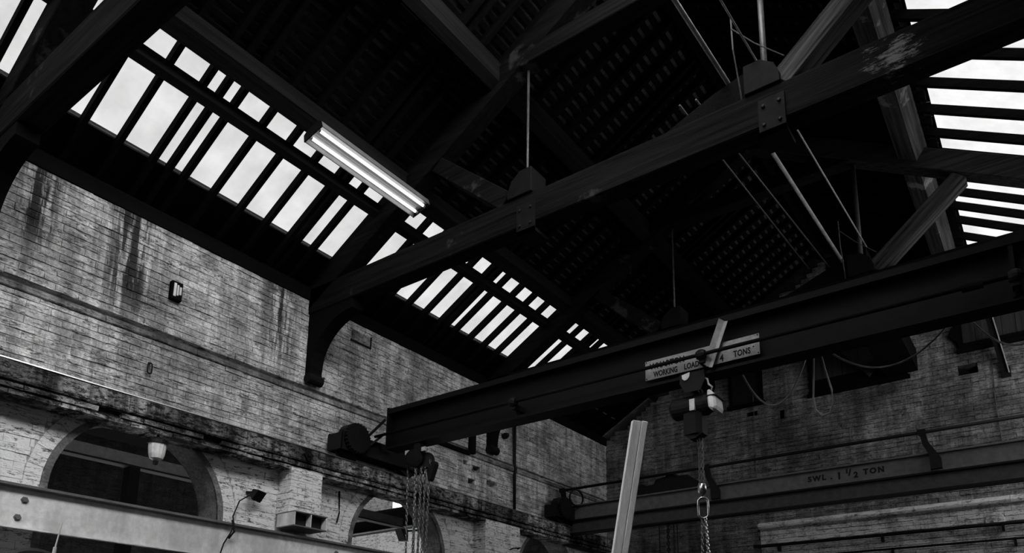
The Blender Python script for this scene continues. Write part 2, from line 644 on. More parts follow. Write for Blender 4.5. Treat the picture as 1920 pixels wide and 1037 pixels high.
# plastered reveals of the arches
for yc, r in ARCH:
    bm = B()
    n = 24
    for k in range(n):
        a0, a1 = PI - PI * k / n, PI - PI * (k + 1) / n
        q = [(yc + rr * math.cos(a), SPRING + rr * math.sin(a)) for rr, a in ((r - 0.015, a0), (r - 0.015, a1), (r + 0.002, a1), (r + 0.002, a0))]
        prism(bm, q, XL - TH, XL + 0.002, 'x')
    for s in (-1, 1):
        ya, yb = sorted((yc + s * (r - 0.015), yc + s * (r + 0.002)))
        box(bm, XL - TH, XL + 0.002, ya, yb, 0.0, SPRING)
    for k in range(n):
        a0, a1 = PI - PI * k / n, PI - PI * (k + 1) / n
        q = [(yc + rr * math.cos(a), SPRING + rr * math.sin(a)) for rr, a in ((r - 0.015, a0), (r - 0.015, a1), (r + 0.055, a1), (r + 0.055, a0))]
        prism(bm, q, XL - 0.03, XL + 0.007, 'x')
    for s in (-1, 1):
        ya, yb = sorted((yc + s * (r - 0.015), yc + s * (r + 0.055)))
        box(bm, XL - 0.03, XL + 0.007, ya, yb, 0.0, SPRING)
    obj('arch_reveal', bm, 'plaster', wl)
    # voussoirs, each a brick on edge
    nv = 34
    for k in range(nv):
        a0, a1 = PI - PI * (k + 0.025) / nv, PI - PI * (k + 0.975) / nv
        q = [(yc + rr * math.cos(a), SPRING + rr * math.sin(a)) for rr, a in ((r + 0.057, a0), (r + 0.057, a1), (r + RING, a1), (r + RING, a0))]
        if max(z for _, z in q) > LEDGE_B + 0.15 or not seen((XL, q[2][0], q[2][1]), 30):
            continue
        bm = B()
        pr_ = random.uniform(-0.003, 0.006)
        prism(bm, q, XL - 0.05, XL + pr_, 'x')
        obj('voussoir', bm, 'whitewash_low', wl)
PIL = [(1.89, 2.39), (5.91, 6.41), (9.93, 10.93)]
PILX = XL + 0.27
def keep_low(a, b, z0, z1):
    iv = [(a, b)]
    for yc, r in [(0.13, 0.96)] + ARCH:
        R_ = r + RING + 0.006
        zc = z0 if z0 > SPRING else SPRING
        if z0 >= SPRING:
            if zc - SPRING < R_:
                hw = math.sqrt(R_ * R_ - (zc - SPRING) ** 2)
                iv = cut(iv, yc - hw, yc + hw)
        else:
            iv = cut(iv, yc - r - 0.056, yc + r + 0.056)
    for p, q in PIL:
        iv = cut(iv, p, q)
    return iv
def keep_up(a, b, z0, z1):
    iv = [(a, b)]
    for p, q, u, v in HOLES:
        if z0 < v - 0.03 and z1 > u + 0.03:
            iv = cut(iv, p, q)
    return iv
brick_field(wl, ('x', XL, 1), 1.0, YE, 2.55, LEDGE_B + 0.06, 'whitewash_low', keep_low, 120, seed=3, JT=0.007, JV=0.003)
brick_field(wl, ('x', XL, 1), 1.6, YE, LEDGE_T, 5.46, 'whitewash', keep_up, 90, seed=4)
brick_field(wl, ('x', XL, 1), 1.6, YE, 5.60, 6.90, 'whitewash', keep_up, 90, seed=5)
# string course: dark weathered groove over a projecting band of stones
y = 0.4
k = 0
while y < YE - 0.05:
    ln = random.uniform(0.85, 1.25)
    y1 = min(YE, y + ln)
    bm = B()
    prism(bm, [(XL - 0.05, 5.465), (XL + 0.012, 5.465), (XL + 0.022, 5.475), (XL + 0.004, 5.545), (XL - 0.05, 5.548)], y + 0.004, y1 - 0.004, 'y')
    obj('band_stone', bm, 'band_stone', wl)
    y = y1
# pilasters
for i, (p, q) in enumerate(PIL):
    bm = B()
    box(bm, XL - 0.03, PILX - 0.005, p + 0.006, q - 0.006, 3.70, LEDGE_B + 0.02)
    if i == 2:
        bm.free()
        bm = B()
        box(bm, XL - 0.03, PILX - 0.005, p + 0.006, q - 0.006, 0.0, LEDGE_B + 0.02)
    po = obj('pilaster', bm, 'mortar_low', wl)
    zb = 3.70 if i != 2 else 2.9
    rnd = random.Random(20 + i)
    row = 0
    z = zb
    bm_pool = {}
    while z < LEDGE_B - 0.01:
        h = min(BH, LEDGE_B + 0.01 - z)
        u = p - (0.12 if row % 2 else 0)
        while u < q - 0.02:
            a, b_ = max(p, u), min(q, u + BL)
            if q - b_ < 0.05:
                b_ = q
            if b_ - a > 0.04 and seen((PILX, (a + b_) / 2, z), 40):
                bm = B()
                pr_ = rnd.uniform(-0.003, 0.004)
                full = a <= p + 0.001
                jag_box(bm, (XL if (a <= p + 0.001 or b_ >= q - 0.001) else PILX - 0.06, a + (0 if a <= p + .001 else JT / 2), z + JT / 2),
                        (PILX + pr_, b_ - (0 if b_ >= q - .001 else JT / 2), z + h - JT / 2), 'x', rnd)
                obj('brick', bm, 'whitewash_low', po)
            u = b_ if b_ >= q else u + BL
        z += BH
        row += 1

# crane ledge along the wall: capping slabs over two oversailing courses
ld = struct('trim_1', (XL + 0.15, 6, LEDGE_T))
y = 0.8
rnd = random.Random(9)
while y < YE - 0.01:
    y1 = min(YE, y + rnd.uniform(0.62, 0.95))
    bm = B()
    dx = rnd.uniform(-0.012, 0.008)
    prism(bm, [(XL - 0.05, 4.42), (XL + 0.285 + dx, 4.42), (XL + 0.30 + dx, 4.44), (XL + 0.30 + dx, 4.60), (XL + 0.29 + dx, LEDGE_T), (XL - 0.05, LEDGE_T)], y + 0.003, y1 - 0.003, 'y')
    obj('capping_slab', bm, 'ledge_stone', ld)
    y = y1
for zc0, zc1, xo, sh in ((4.342, 4.402, 0.282, 0.0), (4.280, 4.328, 0.268, 0.11)):
    y = 0.9 + sh
    while y < YE - 0.01:
        y1 = min(YE, y + 0.235)
        if rnd.random() > 0.04:
            bm = B()
            d = rnd.uniform(-0.02, 0.008)
            jag_box(bm, (XL - 0.05, y + 0.004, zc0 + 0.003), (XL + xo + d, y1 - 0.004, zc1 - 0.003), 'x', rnd, 0.005)
            obj('corbel_brick', bm, 'ledge_stone', ld)
        y = y1
bm = B()
box(bm, XL - 0.05, XL + 0.20, 0.8, YE, 4.287, 4.42)
obj('ledge_core', bm, 'mortar_dark', ld)
bm = B()
prism(bm, [(XL + 0.245, LEDGE_T), (XL + 0.302, LEDGE_T), (XL + 0.302, LEDGE_T + 0.0005), (XL + 0.298, LEDGE_T + 0.014), (XL + 0.245, LEDGE_T + 0.014)], 0.8, YE, 'y')
o = obj('crane_rail', bm, 'bright_steel')
tag(o, 'thin bright steel rail laid along the edge of the dark stone ledge', 'rail')

# ------------------------------------------------------------------ end wall, other walls, floor
we = struct('wall_end', (XM, YE, 0))
def roofline(x):
    return zr(x, 10.20)
bm = B()
xs = [XL - TH, XL, XM, XR, XR + 0.3]
EHOLE = [(-5.09, -4.86, 6.95, 7.04), (-4.40, -4.31, 6.77, 6.95), (-1.16, -0.85, 6.95, 7.07), (-0.25, -0.02, 3.80, 3.95)]
prism(bm, [(XL - TH, 0), (XR + 0.3, 0), (XR + 0.3, roofline(XR + 0.3)), (XM, roofline(XM)), (XL - TH, roofline(XL - TH))], YE + 0.20, YE + 0.42, 'y')
pierced(bm, YE + 0.012, YE + 0.20, XL - TH, XR + 0.3, 0.0, 7.11, EHOLE, 'y')
prism(bm, [(XL - TH, 7.11), (XR + 0.3, 7.11), (XR + 0.1, 7.2), (XM, roofline(XM)), (XL - 0.1, 7.2)], YE + 0.012, YE + 0.20, 'y')
obj('wall_core', bm, 'mortar_dark', we)
WIN = [(-5.45, -4.72, 7.22, 7.95), (-3.78, -1.98, 7.15, 8.75), (-1.10, 0.25, 7.42, 8.35)]
def keep_end(a, b, z0, z1):
    iv = [(a, b)]
    lim = zr(a if abs(a - XM) > abs(b - XM) else b, 10.05)
    if z1 > lim:
        return []
    if z0 < 4.50:
        iv = cut(iv, -4.95, XR)
    for p, q, u, v in WIN + EHOLE:
        if z0 < v - 0.03 and z1 > u + 0.03:
            iv = cut(iv, p, q)
    return iv
brick_field(we, ('y', YE, -1), XL, XR, 2.9, 9.95, 'end_brick', keep_end, 300, seed=6)
# whitewashed lower field below the end ledge
def keep_wash(a, b, z0, z1):
    iv = [(a, b)]
    for p, q, u, v in EHOLE:
        if z0 < v - 0.03 and z1 > u + 0.03:
            iv = cut(iv, p, q)
    return iv
brick_field(we, ('y', YE, -1), -4.95, XR, 2.9, 4.53, 'end_wash', keep_wash, 0, seed=8)
y0_ = YE - 0.10
rnd = random.Random(31)
x = -4.95
while x < XR:
    x1 = min(XR, x + rnd.uniform(0.5, 0.9))
    bm = B()
    d = rnd.uniform(-0.015, 0.015)
    prism(bm, [(YE, 4.52), (YE - 0.09 + d, 4.53), (YE - 0.11 + d, 4.57), (YE - 0.09 + d, 4.62), (YE, 4.66)], x + 0.004, x1 - 0.004, 'x')
    obj('ledge_stone', bm, 'lime_ledge', we)
    x = x1
wr = struct('wall_right', (XR, 3, 0))
RWIN_ADDED = [(8.6, 10.2), (10.9, 13.9)]  # unseen windows, added to bring daylight onto the end wall
bm = B()
box(bm, XR, XR + 0.3, YN, YE, 0, 4.75)
box(bm, XR, XR + 0.3, YN, YE, 6.65, 6.9)
ys = YN
for a, b in RWIN_ADDED:
    box(bm, XR, XR + 0.3, ys, a, 4.75, 6.65)
    ys = b
box(bm, XR, XR + 0.3, ys, YE, 4.75, 6.65)
obj('wall_core', bm, 'mortar_dark', wr)
for i, (a, b) in enumerate(RWIN_ADDED):
    ww = struct('window_%d' % (6 + i), (XR + 0.15, (a + b) / 2, 4.75))
    n_ = 5
    for k in range(n_):
        ya, yb = a + (b - a) * k / n_, a + (b - a) * (k + 1) / n_
        boxo('pane', 'glass_side', ww, XR + 0.14, XR + 0.146, ya + 0.02, yb - 0.02, 4.80, 6.60)
        boxo('mullion', 'iron_dark', ww, XR + 0.12, XR + 0.17, yb - 0.02, yb + 0.02, 4.75, 6.65)
    boxo('sill', 'lime_ledge', ww, XR - 0.05, XR + 0.3, a, b, 4.70, 4.752)
wn = struct('wall_near', (XM, YN, 0))
bm = B()
prism(bm, [(XL - TH, 0), (XR + 0.3, 0), (XR + 0.3, roofline(XR + 0.3)), (XM, roofline(XM)), (XL - TH, roofline(XL - TH))], YN - 0.3, YN, 'y')
obj('wall_core', bm, 'mortar_dark', wn)
fl = struct('floor', (-6, 3, 0))
boxo('slab', 'floor_concrete', fl, -17, XR + 0.3, YN - 0.3, 16, -0.12, 0.0)

# ------------------------------------------------------------------ roof
ce = struct('ceiling', (XM, 3, 10))
YO = 5.6                        # nearer than this the unseen upper right slope is left open for added daylight
A_RB, A_RT = 10.08, 10.20       # underside and top of common rafters above the ridge line
XGB, XGT = -8.14, -7.00         # lower and upper edge of the left roof light
XRT, XRB = -0.75, 1.45          # right roof light
# wall plates
boxo('wall_plate', 'board_dark', ce, XL - 0.30, XL + 0.02, YN, YE, 6.90, 7.09)
boxo('wall_plate', 'board_dark', ce, XR - 0.02, XR + 0.28, YN, YE, 6.90, 7.09)
def slopebox(bm, xa, xb, Aa, Ab, y0, y1):
    prism(bm, [(xa, zr(xa, Aa)), (xb, zr(xb, Aa)), (xb, zr(xb, Ab)), (xa, zr(xa, Ab))], y0, y1, 'y')
# eaves boarding below and ridge side above the roof lights
bm = B(); slopebox(bm, XL - 0.5, XGB, 10.205, 10.235, YN, YE); obj('eaves_boarding', bm, 'board_dark', ce)
bm = B(); slopebox(bm, XRB, XR + 0.5, 10.205, 10.235, YN, YE); obj('eaves_boarding', bm, 'board_dark', ce)
# sill fillets under the glass
for y0, y1 in ((YN, YE),):
    bm = B(); slopebox(bm, XGB - 0.012, XGB + 0.004, 10.20, 10.245, y0, y1); obj('glazing_sill', bm, 'crane_grey', ce)
# common rafters
bm = B()
slopebox(bm, XL - 0.45, XM, A_RB, A_RT, -0.028, 0.028)
src_l = None
rl = obj('rafter', bm, 'rafter_timber', ce)
src_l = rl.data
bm = B()
slopebox(bm, XM, XR + 0.45, A_RB, A_RT, -0.028, 0.028)
rr = obj('rafter', bm, 'rafter_timber', ce)
src_r = rr.data
bm = B()
slopebox(bm, XM, XRT, A_RB, A_RT, -0.028, 0.028)
rs = obj('rafter', bm, 'rafter_timber', ce)
src_s = rs.data
LY = [2.05, 1.68, 1.31, 0.94, 0.57, 0.2, -0.2]
y = 2.898
while y < YE - 0.05:
    LY.append(y)
    y += 0.372
LY += [3.83, 5.62, 8.62, 11.6]
rl.location.y = LY[0]
for y in LY[1:]:
    inst(src_l, 'rafter', (0, y, 0), ce)
RY = [7.84, 8.43, 8.97, 9.50, 10.01, 10.47, 10.95, 11.47, 11.89, 12.33, 12.86, 13.3, 13.75, 14.2]
RY += [7.84 - 0.55 * k for k in range(1, 26)]
rr.location.y = RY[0]
for y in RY[1:]:
    inst(src_r, 'rafter', (0, y, 0), ce)
RS = [y + 0.26 for y in RY if y > YO]
rs.location.y = RS[0]
for y in RS[1:]:
    inst(src_s, 'rafter', (0, y, 0), ce)
# purlins and ridge
def purlin(xc, wx, Ab, At, mat='purlin_timber'):
    bm = B()
    slopebox(bm, xc - wx / 2, xc + wx / 2, Ab, At, YN, YE + 0.1)
    return obj('purlin', bm, mat, ce)
purlin(-6.705, 0.17, 9.88, 10.075)
purlin(-7.16, 0.085, 9.94, 10.075)
purlin(-5.12, 0.12, 9.80, 10.075)
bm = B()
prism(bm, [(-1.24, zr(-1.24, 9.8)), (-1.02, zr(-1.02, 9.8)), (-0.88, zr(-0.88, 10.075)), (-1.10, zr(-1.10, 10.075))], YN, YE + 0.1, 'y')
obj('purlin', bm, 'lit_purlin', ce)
purlin(0.95, 0.24, 9.85, 10.075)
bm = B(); box(bm, XM - 0.03, XM + 0.03, YN, YE, 9.95, 10.23); obj('ridge_board', bm, 'rafter_timber', ce)
# battens and slates
def slates(side):
    xa, xb = (XGT + 0.05, XM - 0.04) if side < 0 else (XM + 0.04, XRT - 0.02)
    rows = []
    x = xa
    bmS = B()
    rnd = random.Random(40 + side)
    y0s = YN if side < 0 else YO
    while x < xb:
        bm = B()
        slopebox(bm, x, min(x + 0.052, xb), 10.202, 10.228, y0s, YE)
        obj('batten', bm, 'rafter_timber', ce)
        x += 0.114
    x = xa - 0.05
    k = 0
    while x < xb:
        y = y0s + (0.15 if k % 2 else 0)
        while y < YE:
            t = rnd.uniform(0, 0.006)
            a, b = (x, min(x + 0.20, XM)) if side < 0 else (max(x - 0.04, XM), min(x + 0.16, xb + 0.05))
            la, lb = (10.242 + t, 10.231 + t) if side < 0 else (10.231 + t, 10.242 + t)
            prism(bmS, [(a, zr(a, la)), (b, zr(b, lb)), (b, zr(b, lb + 0.006)), (a, zr(a, la + 0.006))], y + 0.004, y + 0.296, 'y')
            y += 0.30
        x += 0.114
        k += 1
    o = obj('slating', bmS, 'slate', ce)
    o['kind'] = 'stuff'
slates(-1)
slates(1)
bm = B(); slopebox(bm, XGT + 0.02, XM, 10.262, 10.275, YN, YE); obj('roof_underlay', bm, 'board_dark', ce)
bm = B(); slopebox(bm, XM, XRT, 10.262, 10.275, YO, YE); obj('roof_underlay', bm, 'board_dark', ce)
bm = B(); slopebox(bm, XGB, XGT + 0.04, 10.205, 10.235, 12.99, YE); obj('roof_boarding', bm, 'board_dark', ce)
# roof lights, one pane between each pair of rafters
w1 = struct('window_1', (-7.57, 3, 7.8))
ys = sorted(LY)
for a, b in zip(ys, ys[1:]):
    if b - a > 0.07 and a < 12.9:
        bm = B(); slopebox(bm, XGB, XGT, 10.215, 10.221, a + 0.004, b - 0.004); obj('pane', bm, 'glass_left', w1)
w2 = struct('window_2', (0.3, 9, 8.2))
bm = B(); slopebox(bm, XRT, XRB, 10.205, 10.235, YN, 5.62); obj('roof_boarding', bm, 'board_dark', ce)  # unseen boarding, added to keep low daylight out
ys = sorted(y for y in RY if y > YO) + [14.58]
for a, b in zip(ys, ys[1:]):
    bm = B(); slopebox(bm, XRT, XRB, 10.215, 10.221, a + 0.004, b - 0.004); obj('pane', bm, 'glass_right', w2)

# ------------------------------------------------------------------ trusses
def build_truss(y, label):
    T = thing('roof_truss', label, 'truss', (XM, y, 6.68), 'timber roof trusses')
    th = 0.24
    bm = B(); box(bm, XL - 0.15, XR + 0.15, y, y + th, 6.68, 7.07)
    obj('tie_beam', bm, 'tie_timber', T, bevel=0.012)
    for s in (-1, 1):
        xe = XM + s * 5.25
        bm = B()
        prism(bm, [(XM, 9.70), (xe, zr(xe, 9.70)), (xe, zr(xe, 10.03)), (XM, 10.03)], y, y + th, 'y')
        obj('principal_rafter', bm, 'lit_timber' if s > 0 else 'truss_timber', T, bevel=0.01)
        # strut from the queen rod foot out to the rafter
        xf = XM + s * 1.62
        bm = B()
        x0, z0 = xf + s * 0.09, 7.03
        x1, z1 = x0 + s * 1.14, 7.03 + 0.87 * 1.14
        prism(bm, [(x0, z0), (x1, z1), (x1 - s * 0.16, z1 + 0.14), (x0 - s * 0.16, z0 + 0.17)], y + 0.01, y + th - 0.01, 'y')
        obj('strut', bm, 'lit_strut_timber' if s > 0 else 'truss_timber', T, bevel=0.01)
        xq = XM + s * 1.41
        xq = -1.845 if s > 0 else -4.70
        bm = B(); tube(bm, [(xq, y + th / 2, 6.6), (xq, y + th / 2, 8.98)], 0.03 if s > 0 else 0.016, 10)
        obj('queen_rod', bm, 'rod_steel', T, smooth=True)
        # iron shoe on the tie and strap plate over its face
        xa = xq - s * 0.165
        bm = B()
        prism(bm, [(xa, 7.07), (xa, 7.39), (xq, 7.39), (xq + s * 0.13, 7.29), (xq + s * 0.18, 7.16), (xq + s * 0.18, 7.07)], y - 0.03, y + th + 0.03, 'y')
        obj('cast_shoe', bm, 'iron_grey', T, bevel=0.006)
        bm = B()
        box(bm, xq - 0.04, xq + 0.21, y - 0.028, y - 0.001, 6.56, 6.94)
        box(bm, xq - 0.04, xq + 0.21, y - 0.028, y + th + 0.02, 6.56, 6.60)
        pl = obj('strap_plate', bm, 'iron_grey', T)
        for bx, bz in ((0.01, 6.66), (0.16, 6.66), (0.01, 6.86), (0.16, 6.86)):
            bm = B(); lathe(bm, [(0.018, 0), (0.018, 0.012), (0.010, 0.018), (0, 0.018)], (xq + bx, y - 0.028, bz), (0, -1, 0), 8)
            obj('bolt', bm, 'iron_dark', pl)
        # packing_block left of the right-hand shoe
        if s > 0:
            bm = B(); prism(bm, [(xa - 0.9, 7.07), (xa, 7.07), (xa, 7.37), (xa - 0.35, 7.28)], y + 0.03, y + th - 0.03, 'y')
            obj('packing_block', bm, 'board_dark', T)
        # curved corbel bracket under the end of the tie
        xw = XL if s < 0 else XR
        d = -s
        pts = [(xw, 5.66)]
        cx_, cz_ = xw + d * 0.86, 5.86
        pts += [(xw + d * 0.10, 5.66), (xw + d * 0.13, 5.72), (xw + d * 0.11, 5.80)]
        for k in range(10):
            a = PI - (PI / 2) * (k + 1) / 10
            pts.append((xw + d * (0.92 + 0.80 * math.cos(a)), 5.86 + 0.68 * math.sin(a)))
        pts += [(xw + d * 0.92, 6.68), (xw, 6.68)]
        bm = B(); prism(bm, pts, y + 0.02, y + th - 0.02, 'y')
        cb = obj('corbel_bracket', bm, 'board_dark', T)
        bm = B(); lathe(bm, [(0, -0.02), (0.075, -0.02), (0.075, 0.22), (0, 0.22)], (xw + d * 0.08, y + 0.02, 5.70), (0, 1, 0), 14)
        obj('scroll', bm, 'iron_grey', cb)
    bm = B(); box(bm, XM - 1.5, XM + 1.5, y + 0.01, y + th - 0.01, 8.87, 9.10)
    obj('straining_beam', bm, 'truss_timber', T, bevel=0.01)
    return T
build_truss(TY[0], 'dark timber roof truss nearest the camera, crossing the upper left corner')
build_truss(TY[1], 'dark timber roof truss whose heavy tie beam crosses the middle of the picture')
build_truss(TY[2], 'dark timber roof truss farthest away, half hidden behind the lettered crane girder')

# rods and wires strung from truss to truss
def strung(name, pts, r, mat, label, cat, group='rods and wires strung between the trusses'):
    bm = B(); tube(bm, pts, r, 8)
    o = obj(name, bm, mat, smooth=True)
    return tag(o, label, cat, group)
strung('steel_conduit', [(-2.33, 2.2, 7.42), (-2.2, 6.2, 7.38), (-2.07, 10.2, 7.34)], 0.024, 'conduit_pale', 'thickest pale conduit running from truss to truss beside the cast shoes', 'conduit')
strung('tension_wire', [(-2.04, 2.2, 7.43), (-1.89, 6.2, 7.44), (-1.74, 10.2, 7.45)], 0.010, 'conduit_pale', 'thin wire passing just right of the pale conduit to the shoes', 'wire')
strung('tension_wire', [(-2.56, 6.3, 7.40), (-2.27, 10.3, 7.36)], 0.011, 'rod_steel', 'thin rod just left of the pale conduit, from middle to far truss', 'rod')
strung('tension_wire', [(-2.74, 6.3, 7.42), (-2.56, 10.3, 7.44)], 0.011, 'rod_steel', 'thin rod farthest left of the pale conduit, from middle to far truss', 'rod')
for y, s in ((TY[1], 'middle'), (TY[2], 'far')):
    bm = B()
    tube(bm, [(-2.05, y - 0.18, 7.86), (-2.05, y - 0.16, 7.5), (-2.05, y + 0.02, 7.08)], 0.008, 6)
    tube(bm, [(-2.05, y - 0.18, 7.72), (-1.86, y - 0.1, 7.52), (-1.62, y, 7.33)], 0.006, 6)
    o = obj('hanger_wire', bm, 'rod_steel')
    tag(o, 'looped hanger wire tied beside the cast shoe of the %s truss' % s, 'wire', 'hanger wires')

# ------------------------------------------------------------------ fluorescent light under the purlin
def fluorescent():
    y0, y1 = 4.62, 6.36
    T = thing('fluorescent_light', 'twin tube fluorescent light in a tilted white trough under the purlin', 'light', (-6.6, 5.5, 7.72))
    ax, az = -6.50, 7.67
    # local section: u along the tilt, v up (normal)
    ang = math.radians(13)
    cu, su = math.cos(ang), math.sin(ang)
    def L(u, v):
        return (ax + u * cu - v * su, az + u * su + v * cu)
    sec = [(-0.158, 0.0), (-0.150, 0.0), (-0.128, 0.045), (-0.035, 0.062), (0.0, 0.045), (0.035, 0.062), (0.128, 0.045), (0.150, 0.0), (0.158, 0.0), (0.150, 0.085), (0.09, 0.115), (-0.09, 0.115), (-0.150, 0.085)]
    bm = B()
    for p, q in zip(sec, sec[1:] + sec[:1]):
        a, b = L(*p), L(*q)
        v = [bm.verts.new(c) for c in ((a[0], y0, a[1]), (b[0], y0, b[1]), (b[0], y1, b[1]), (a[0], y1, a[1]))]
        bm.faces.new(v)
    bmesh.ops.remove_doubles(bm, verts=bm.verts, dist=1e-4)
    obj('reflector', bm, 'reflector_enamel', T)
    for ya in (y0 - 0.012, y1):
        bm = B(); prism(bm, [L(*p) for p in ((-0.16, -0.004), (0.16, -0.004), (0.152, 0.087), (0.09, 0.118), (-0.09, 0.118), (-0.152, 0.087))], ya, ya + 0.012, 'y')
        obj('end_plate', bm, 'iron_grey', T)
    for u in (-0.072, 0.072):
        c = L(u, 0.022)
        bm = B(); tube(bm, [(c[0], y0 + 0.03, c[1]), (c[0], y1 - 0.03, c[1])], 0.018, 12)
        tb = obj('tube', bm, 'tube_light', T, smooth=True)
        for ya in (y0 + 0.0, y1 - 0.035):
            bm = B(); tube(bm, [(c[0], ya, c[1]), (c[0], ya + 0.035, c[1])], 0.020, 12)
            obj('lamp_holder', bm, 'label_white', tb)
    for ya in (y0 + 0.35, y1 - 0.35):
        c = L(0, 0.10)
        bm = B(); beam(bm, (c[0], ya, c[1] - 0.01), (-6.66, ya, zr(-6.66, 9.88)), 0.03, 0.02)
        obj('hanger', bm, 'iron_dark', T)
fluorescent()

# ------------------------------------------------------------------ overhead crane
def ibeam(bm, x0, x1, yc, z0, z1, fw, tf, tw, yoff=0):
    box(bm, x0, x1, yc - fw / 2, yc + fw / 2, z0, z0 + tf)
    box(bm, x0, x1, yc - fw / 2, yc + fw / 2, z1 - tf, z1)
    box(bm, x0, x1, yc - tw / 2, yc + tw / 2, z0 + tf, z1 - tf)
CR = thing('overhead_crane', 'black travelling crane girder carrying a capacity plate, end carriage on the ledge', 'crane', (-3.2, 7.42, 4.62))
GY = 7.425
bm = B(); ibeam(bm, -7.98, 1.55, GY, 4.86, 5.47, 0.25, 0.035, 0.02)
obj('girder', bm, 'girder_paint', CR)
bm = B(); box(bm, -7.98, 1.55, 7.29, 7.31, 5.40, 5.475); obj('flange_angle', bm, 'girder_paint', CR)
x = -5.4
while x < 1.5:
    bm = B(); lathe(bm, [(0.022, 0), (0.022, 0.014), (0.012, 0.024), (0, 0.024)], (x, 7.345, 5.47), (0, 0, 1), 8)
    obj('bolt', bm, 'rod_steel', CR)
    x += 0.42
# stiffener plates
for x in (-7.97, -0.07):
    bm = B(); box(bm, x - 0.02, x + 0.02, 7.30, 7.42, 4.88, 5.50); obj('stiffener', bm, 'girder_paint', CR)
def carriage(parent, xc, yc, half, zr_, mat='iron_dark', pinion=True):
    bm = B()
    for s in (-1, 1):
        box(bm, xc + s * 0.13 - 0.015, xc + s * 0.13 + 0.015, yc - half, yc + half, zr_ + 0.10, zr_ + 0.36)
    for s in (-1, 1):
        box(bm, xc - 0.145, xc + 0.145, yc + s * half - 0.012, yc + s * half + 0.012, zr_ + 0.10, zr_ + 0.34)
    eo = obj('end_carriage', bm, mat, parent)
    for s in (-1, 1):
        bm = B(); lathe(bm, [(0.05, -0.16), (0.05, -0.07), (0.21, -0.07), (0.24, -0.06), (0.24, -0.035), (0.20, -0.03), (0.20, 0.05), (0.05, 0.06), (0.05, 0.16)], (xc, yc + s * (half - 0.26), zr_ + 0.22), (1, 0, 0), 22)
        obj('wheel', bm, mat, eo, smooth=False)
    if pinion:
        bm = B()
        n = 26
        poly = []
        for k in range(n * 2):
            a = 2 * PI * k / (n * 2)
            r = 0.20 if k % 2 else 0.222
            poly.append((yc - half + 0.25 + r * math.cos(a), zr_ + 0.30 + r * math.sin(a)))
        prism(bm, poly, xc + 0.16, xc + 0.22, 'x')
        obj('gear_wheel', bm, mat, eo)
        bm = B(); lathe(bm, [(0, -0.05), (0.12, -0.05), (0.15, 0.0), (0.15, 0.14), (0.12, 0.20), (0, 0.20)], (xc - 0.05, yc - half + 0.25, zr_ + 0.38), (1, 0, 0), 18)
        obj('gear_cover', bm, mat, eo, smooth=False)
carriage(CR, -8.26, 7.42, 0.82, LEDGE_T + 0.014)
carriage(CR, 1.60, 7.42, 0.82, LEDGE_T + 0.014, pinion=False)
bm = B(); tube(bm, [(-8.1, 7.19, 5.045), (1.6, 7.19, 5.045)], 0.021, 10); obj('drive_shaft', bm, 'iron_grey', CR, smooth=True)
bm = B(); tube(bm, [(-0.47, 7.19, 5.045), (-0.30, 7.19, 5.045)], 0.042, 12); obj('shaft_coupling', bm, 'iron_grey', CR)
for x in (-5.55, -2.98, -0.06):
    bm = B()
    lathe(bm, [(0.045, -0.05), (0.06, -0.02), (0.06, 0.02), (0.045, 0.05)], (x, 7.19, 5.04), (1, 0, 0), 12)
    box(bm, x - 0.03, x + 0.03, 7.19, 7.42, 4.95, 5.02)
    prism(bm, [(7.15, 5.0), (7.23, 5.0), (7.40, 4.90), (7.30, 4.90)], x - 0.012, x + 0.012, 'x')
    obj('shaft_bearing', bm, 'iron_dark', CR)
bm = B(); beam(bm, (-7.99, 7.28, 5.1), (-8.2, 7.0, 4.75), 0.03, 0.03); beam(bm, (-7.99, 7.28, 5.32), (-8.3, 7.1, 4.95), 0.03, 0.03)
obj('brace', bm, 'girder_paint', CR)
# grey angle-iron stub standing over the shaft
bm = B()
d = Vector((0.22, -0.02, 0.44))
p0 = Vector((-2.93, 7.17, 4.97))
u1 = Vector((0.30, -0.16, -0.10)).normalized() * 0.075
u2 = Vector((-0.10, 0.95, 0.02)).normalized() * 0.05
t_ = 0.008
def quadprism(bm, a, b, c, thick):
    """plate a->b by a->c with thickness vector"""
    a, b, c, thick = Vector(a), Vector(b), Vector(c), Vector(thick)
    P = [a, b, b + c, a + c]
    v = [bm.verts.new(p) for p in P] + [bm.verts.new(p + thick) for p in P]
    for f in ((0, 1, 2, 3), (7, 6, 5, 4), (0, 4, 5, 1), (1, 5, 6, 2), (2, 6, 7, 3), (3, 7, 4, 0)):
        bm.faces.new([v[i] for i in f])
p0 = Vector((-2.925, 7.262, 4.91)); d = Vector((0.20, -0.01, 0.48))
quadprism(bm, p0, p0 + d, Vector((-0.045, -0.040, 0.03)), Vector((0.003, 0.007, 0)))
quadprism(bm, p0, p0 + d, Vector((0.050, -0.030, -0.025)), Vector((-0.002, 0.007, 0.0)))
obj('angle_iron', bm, 'conduit_pale', CR)
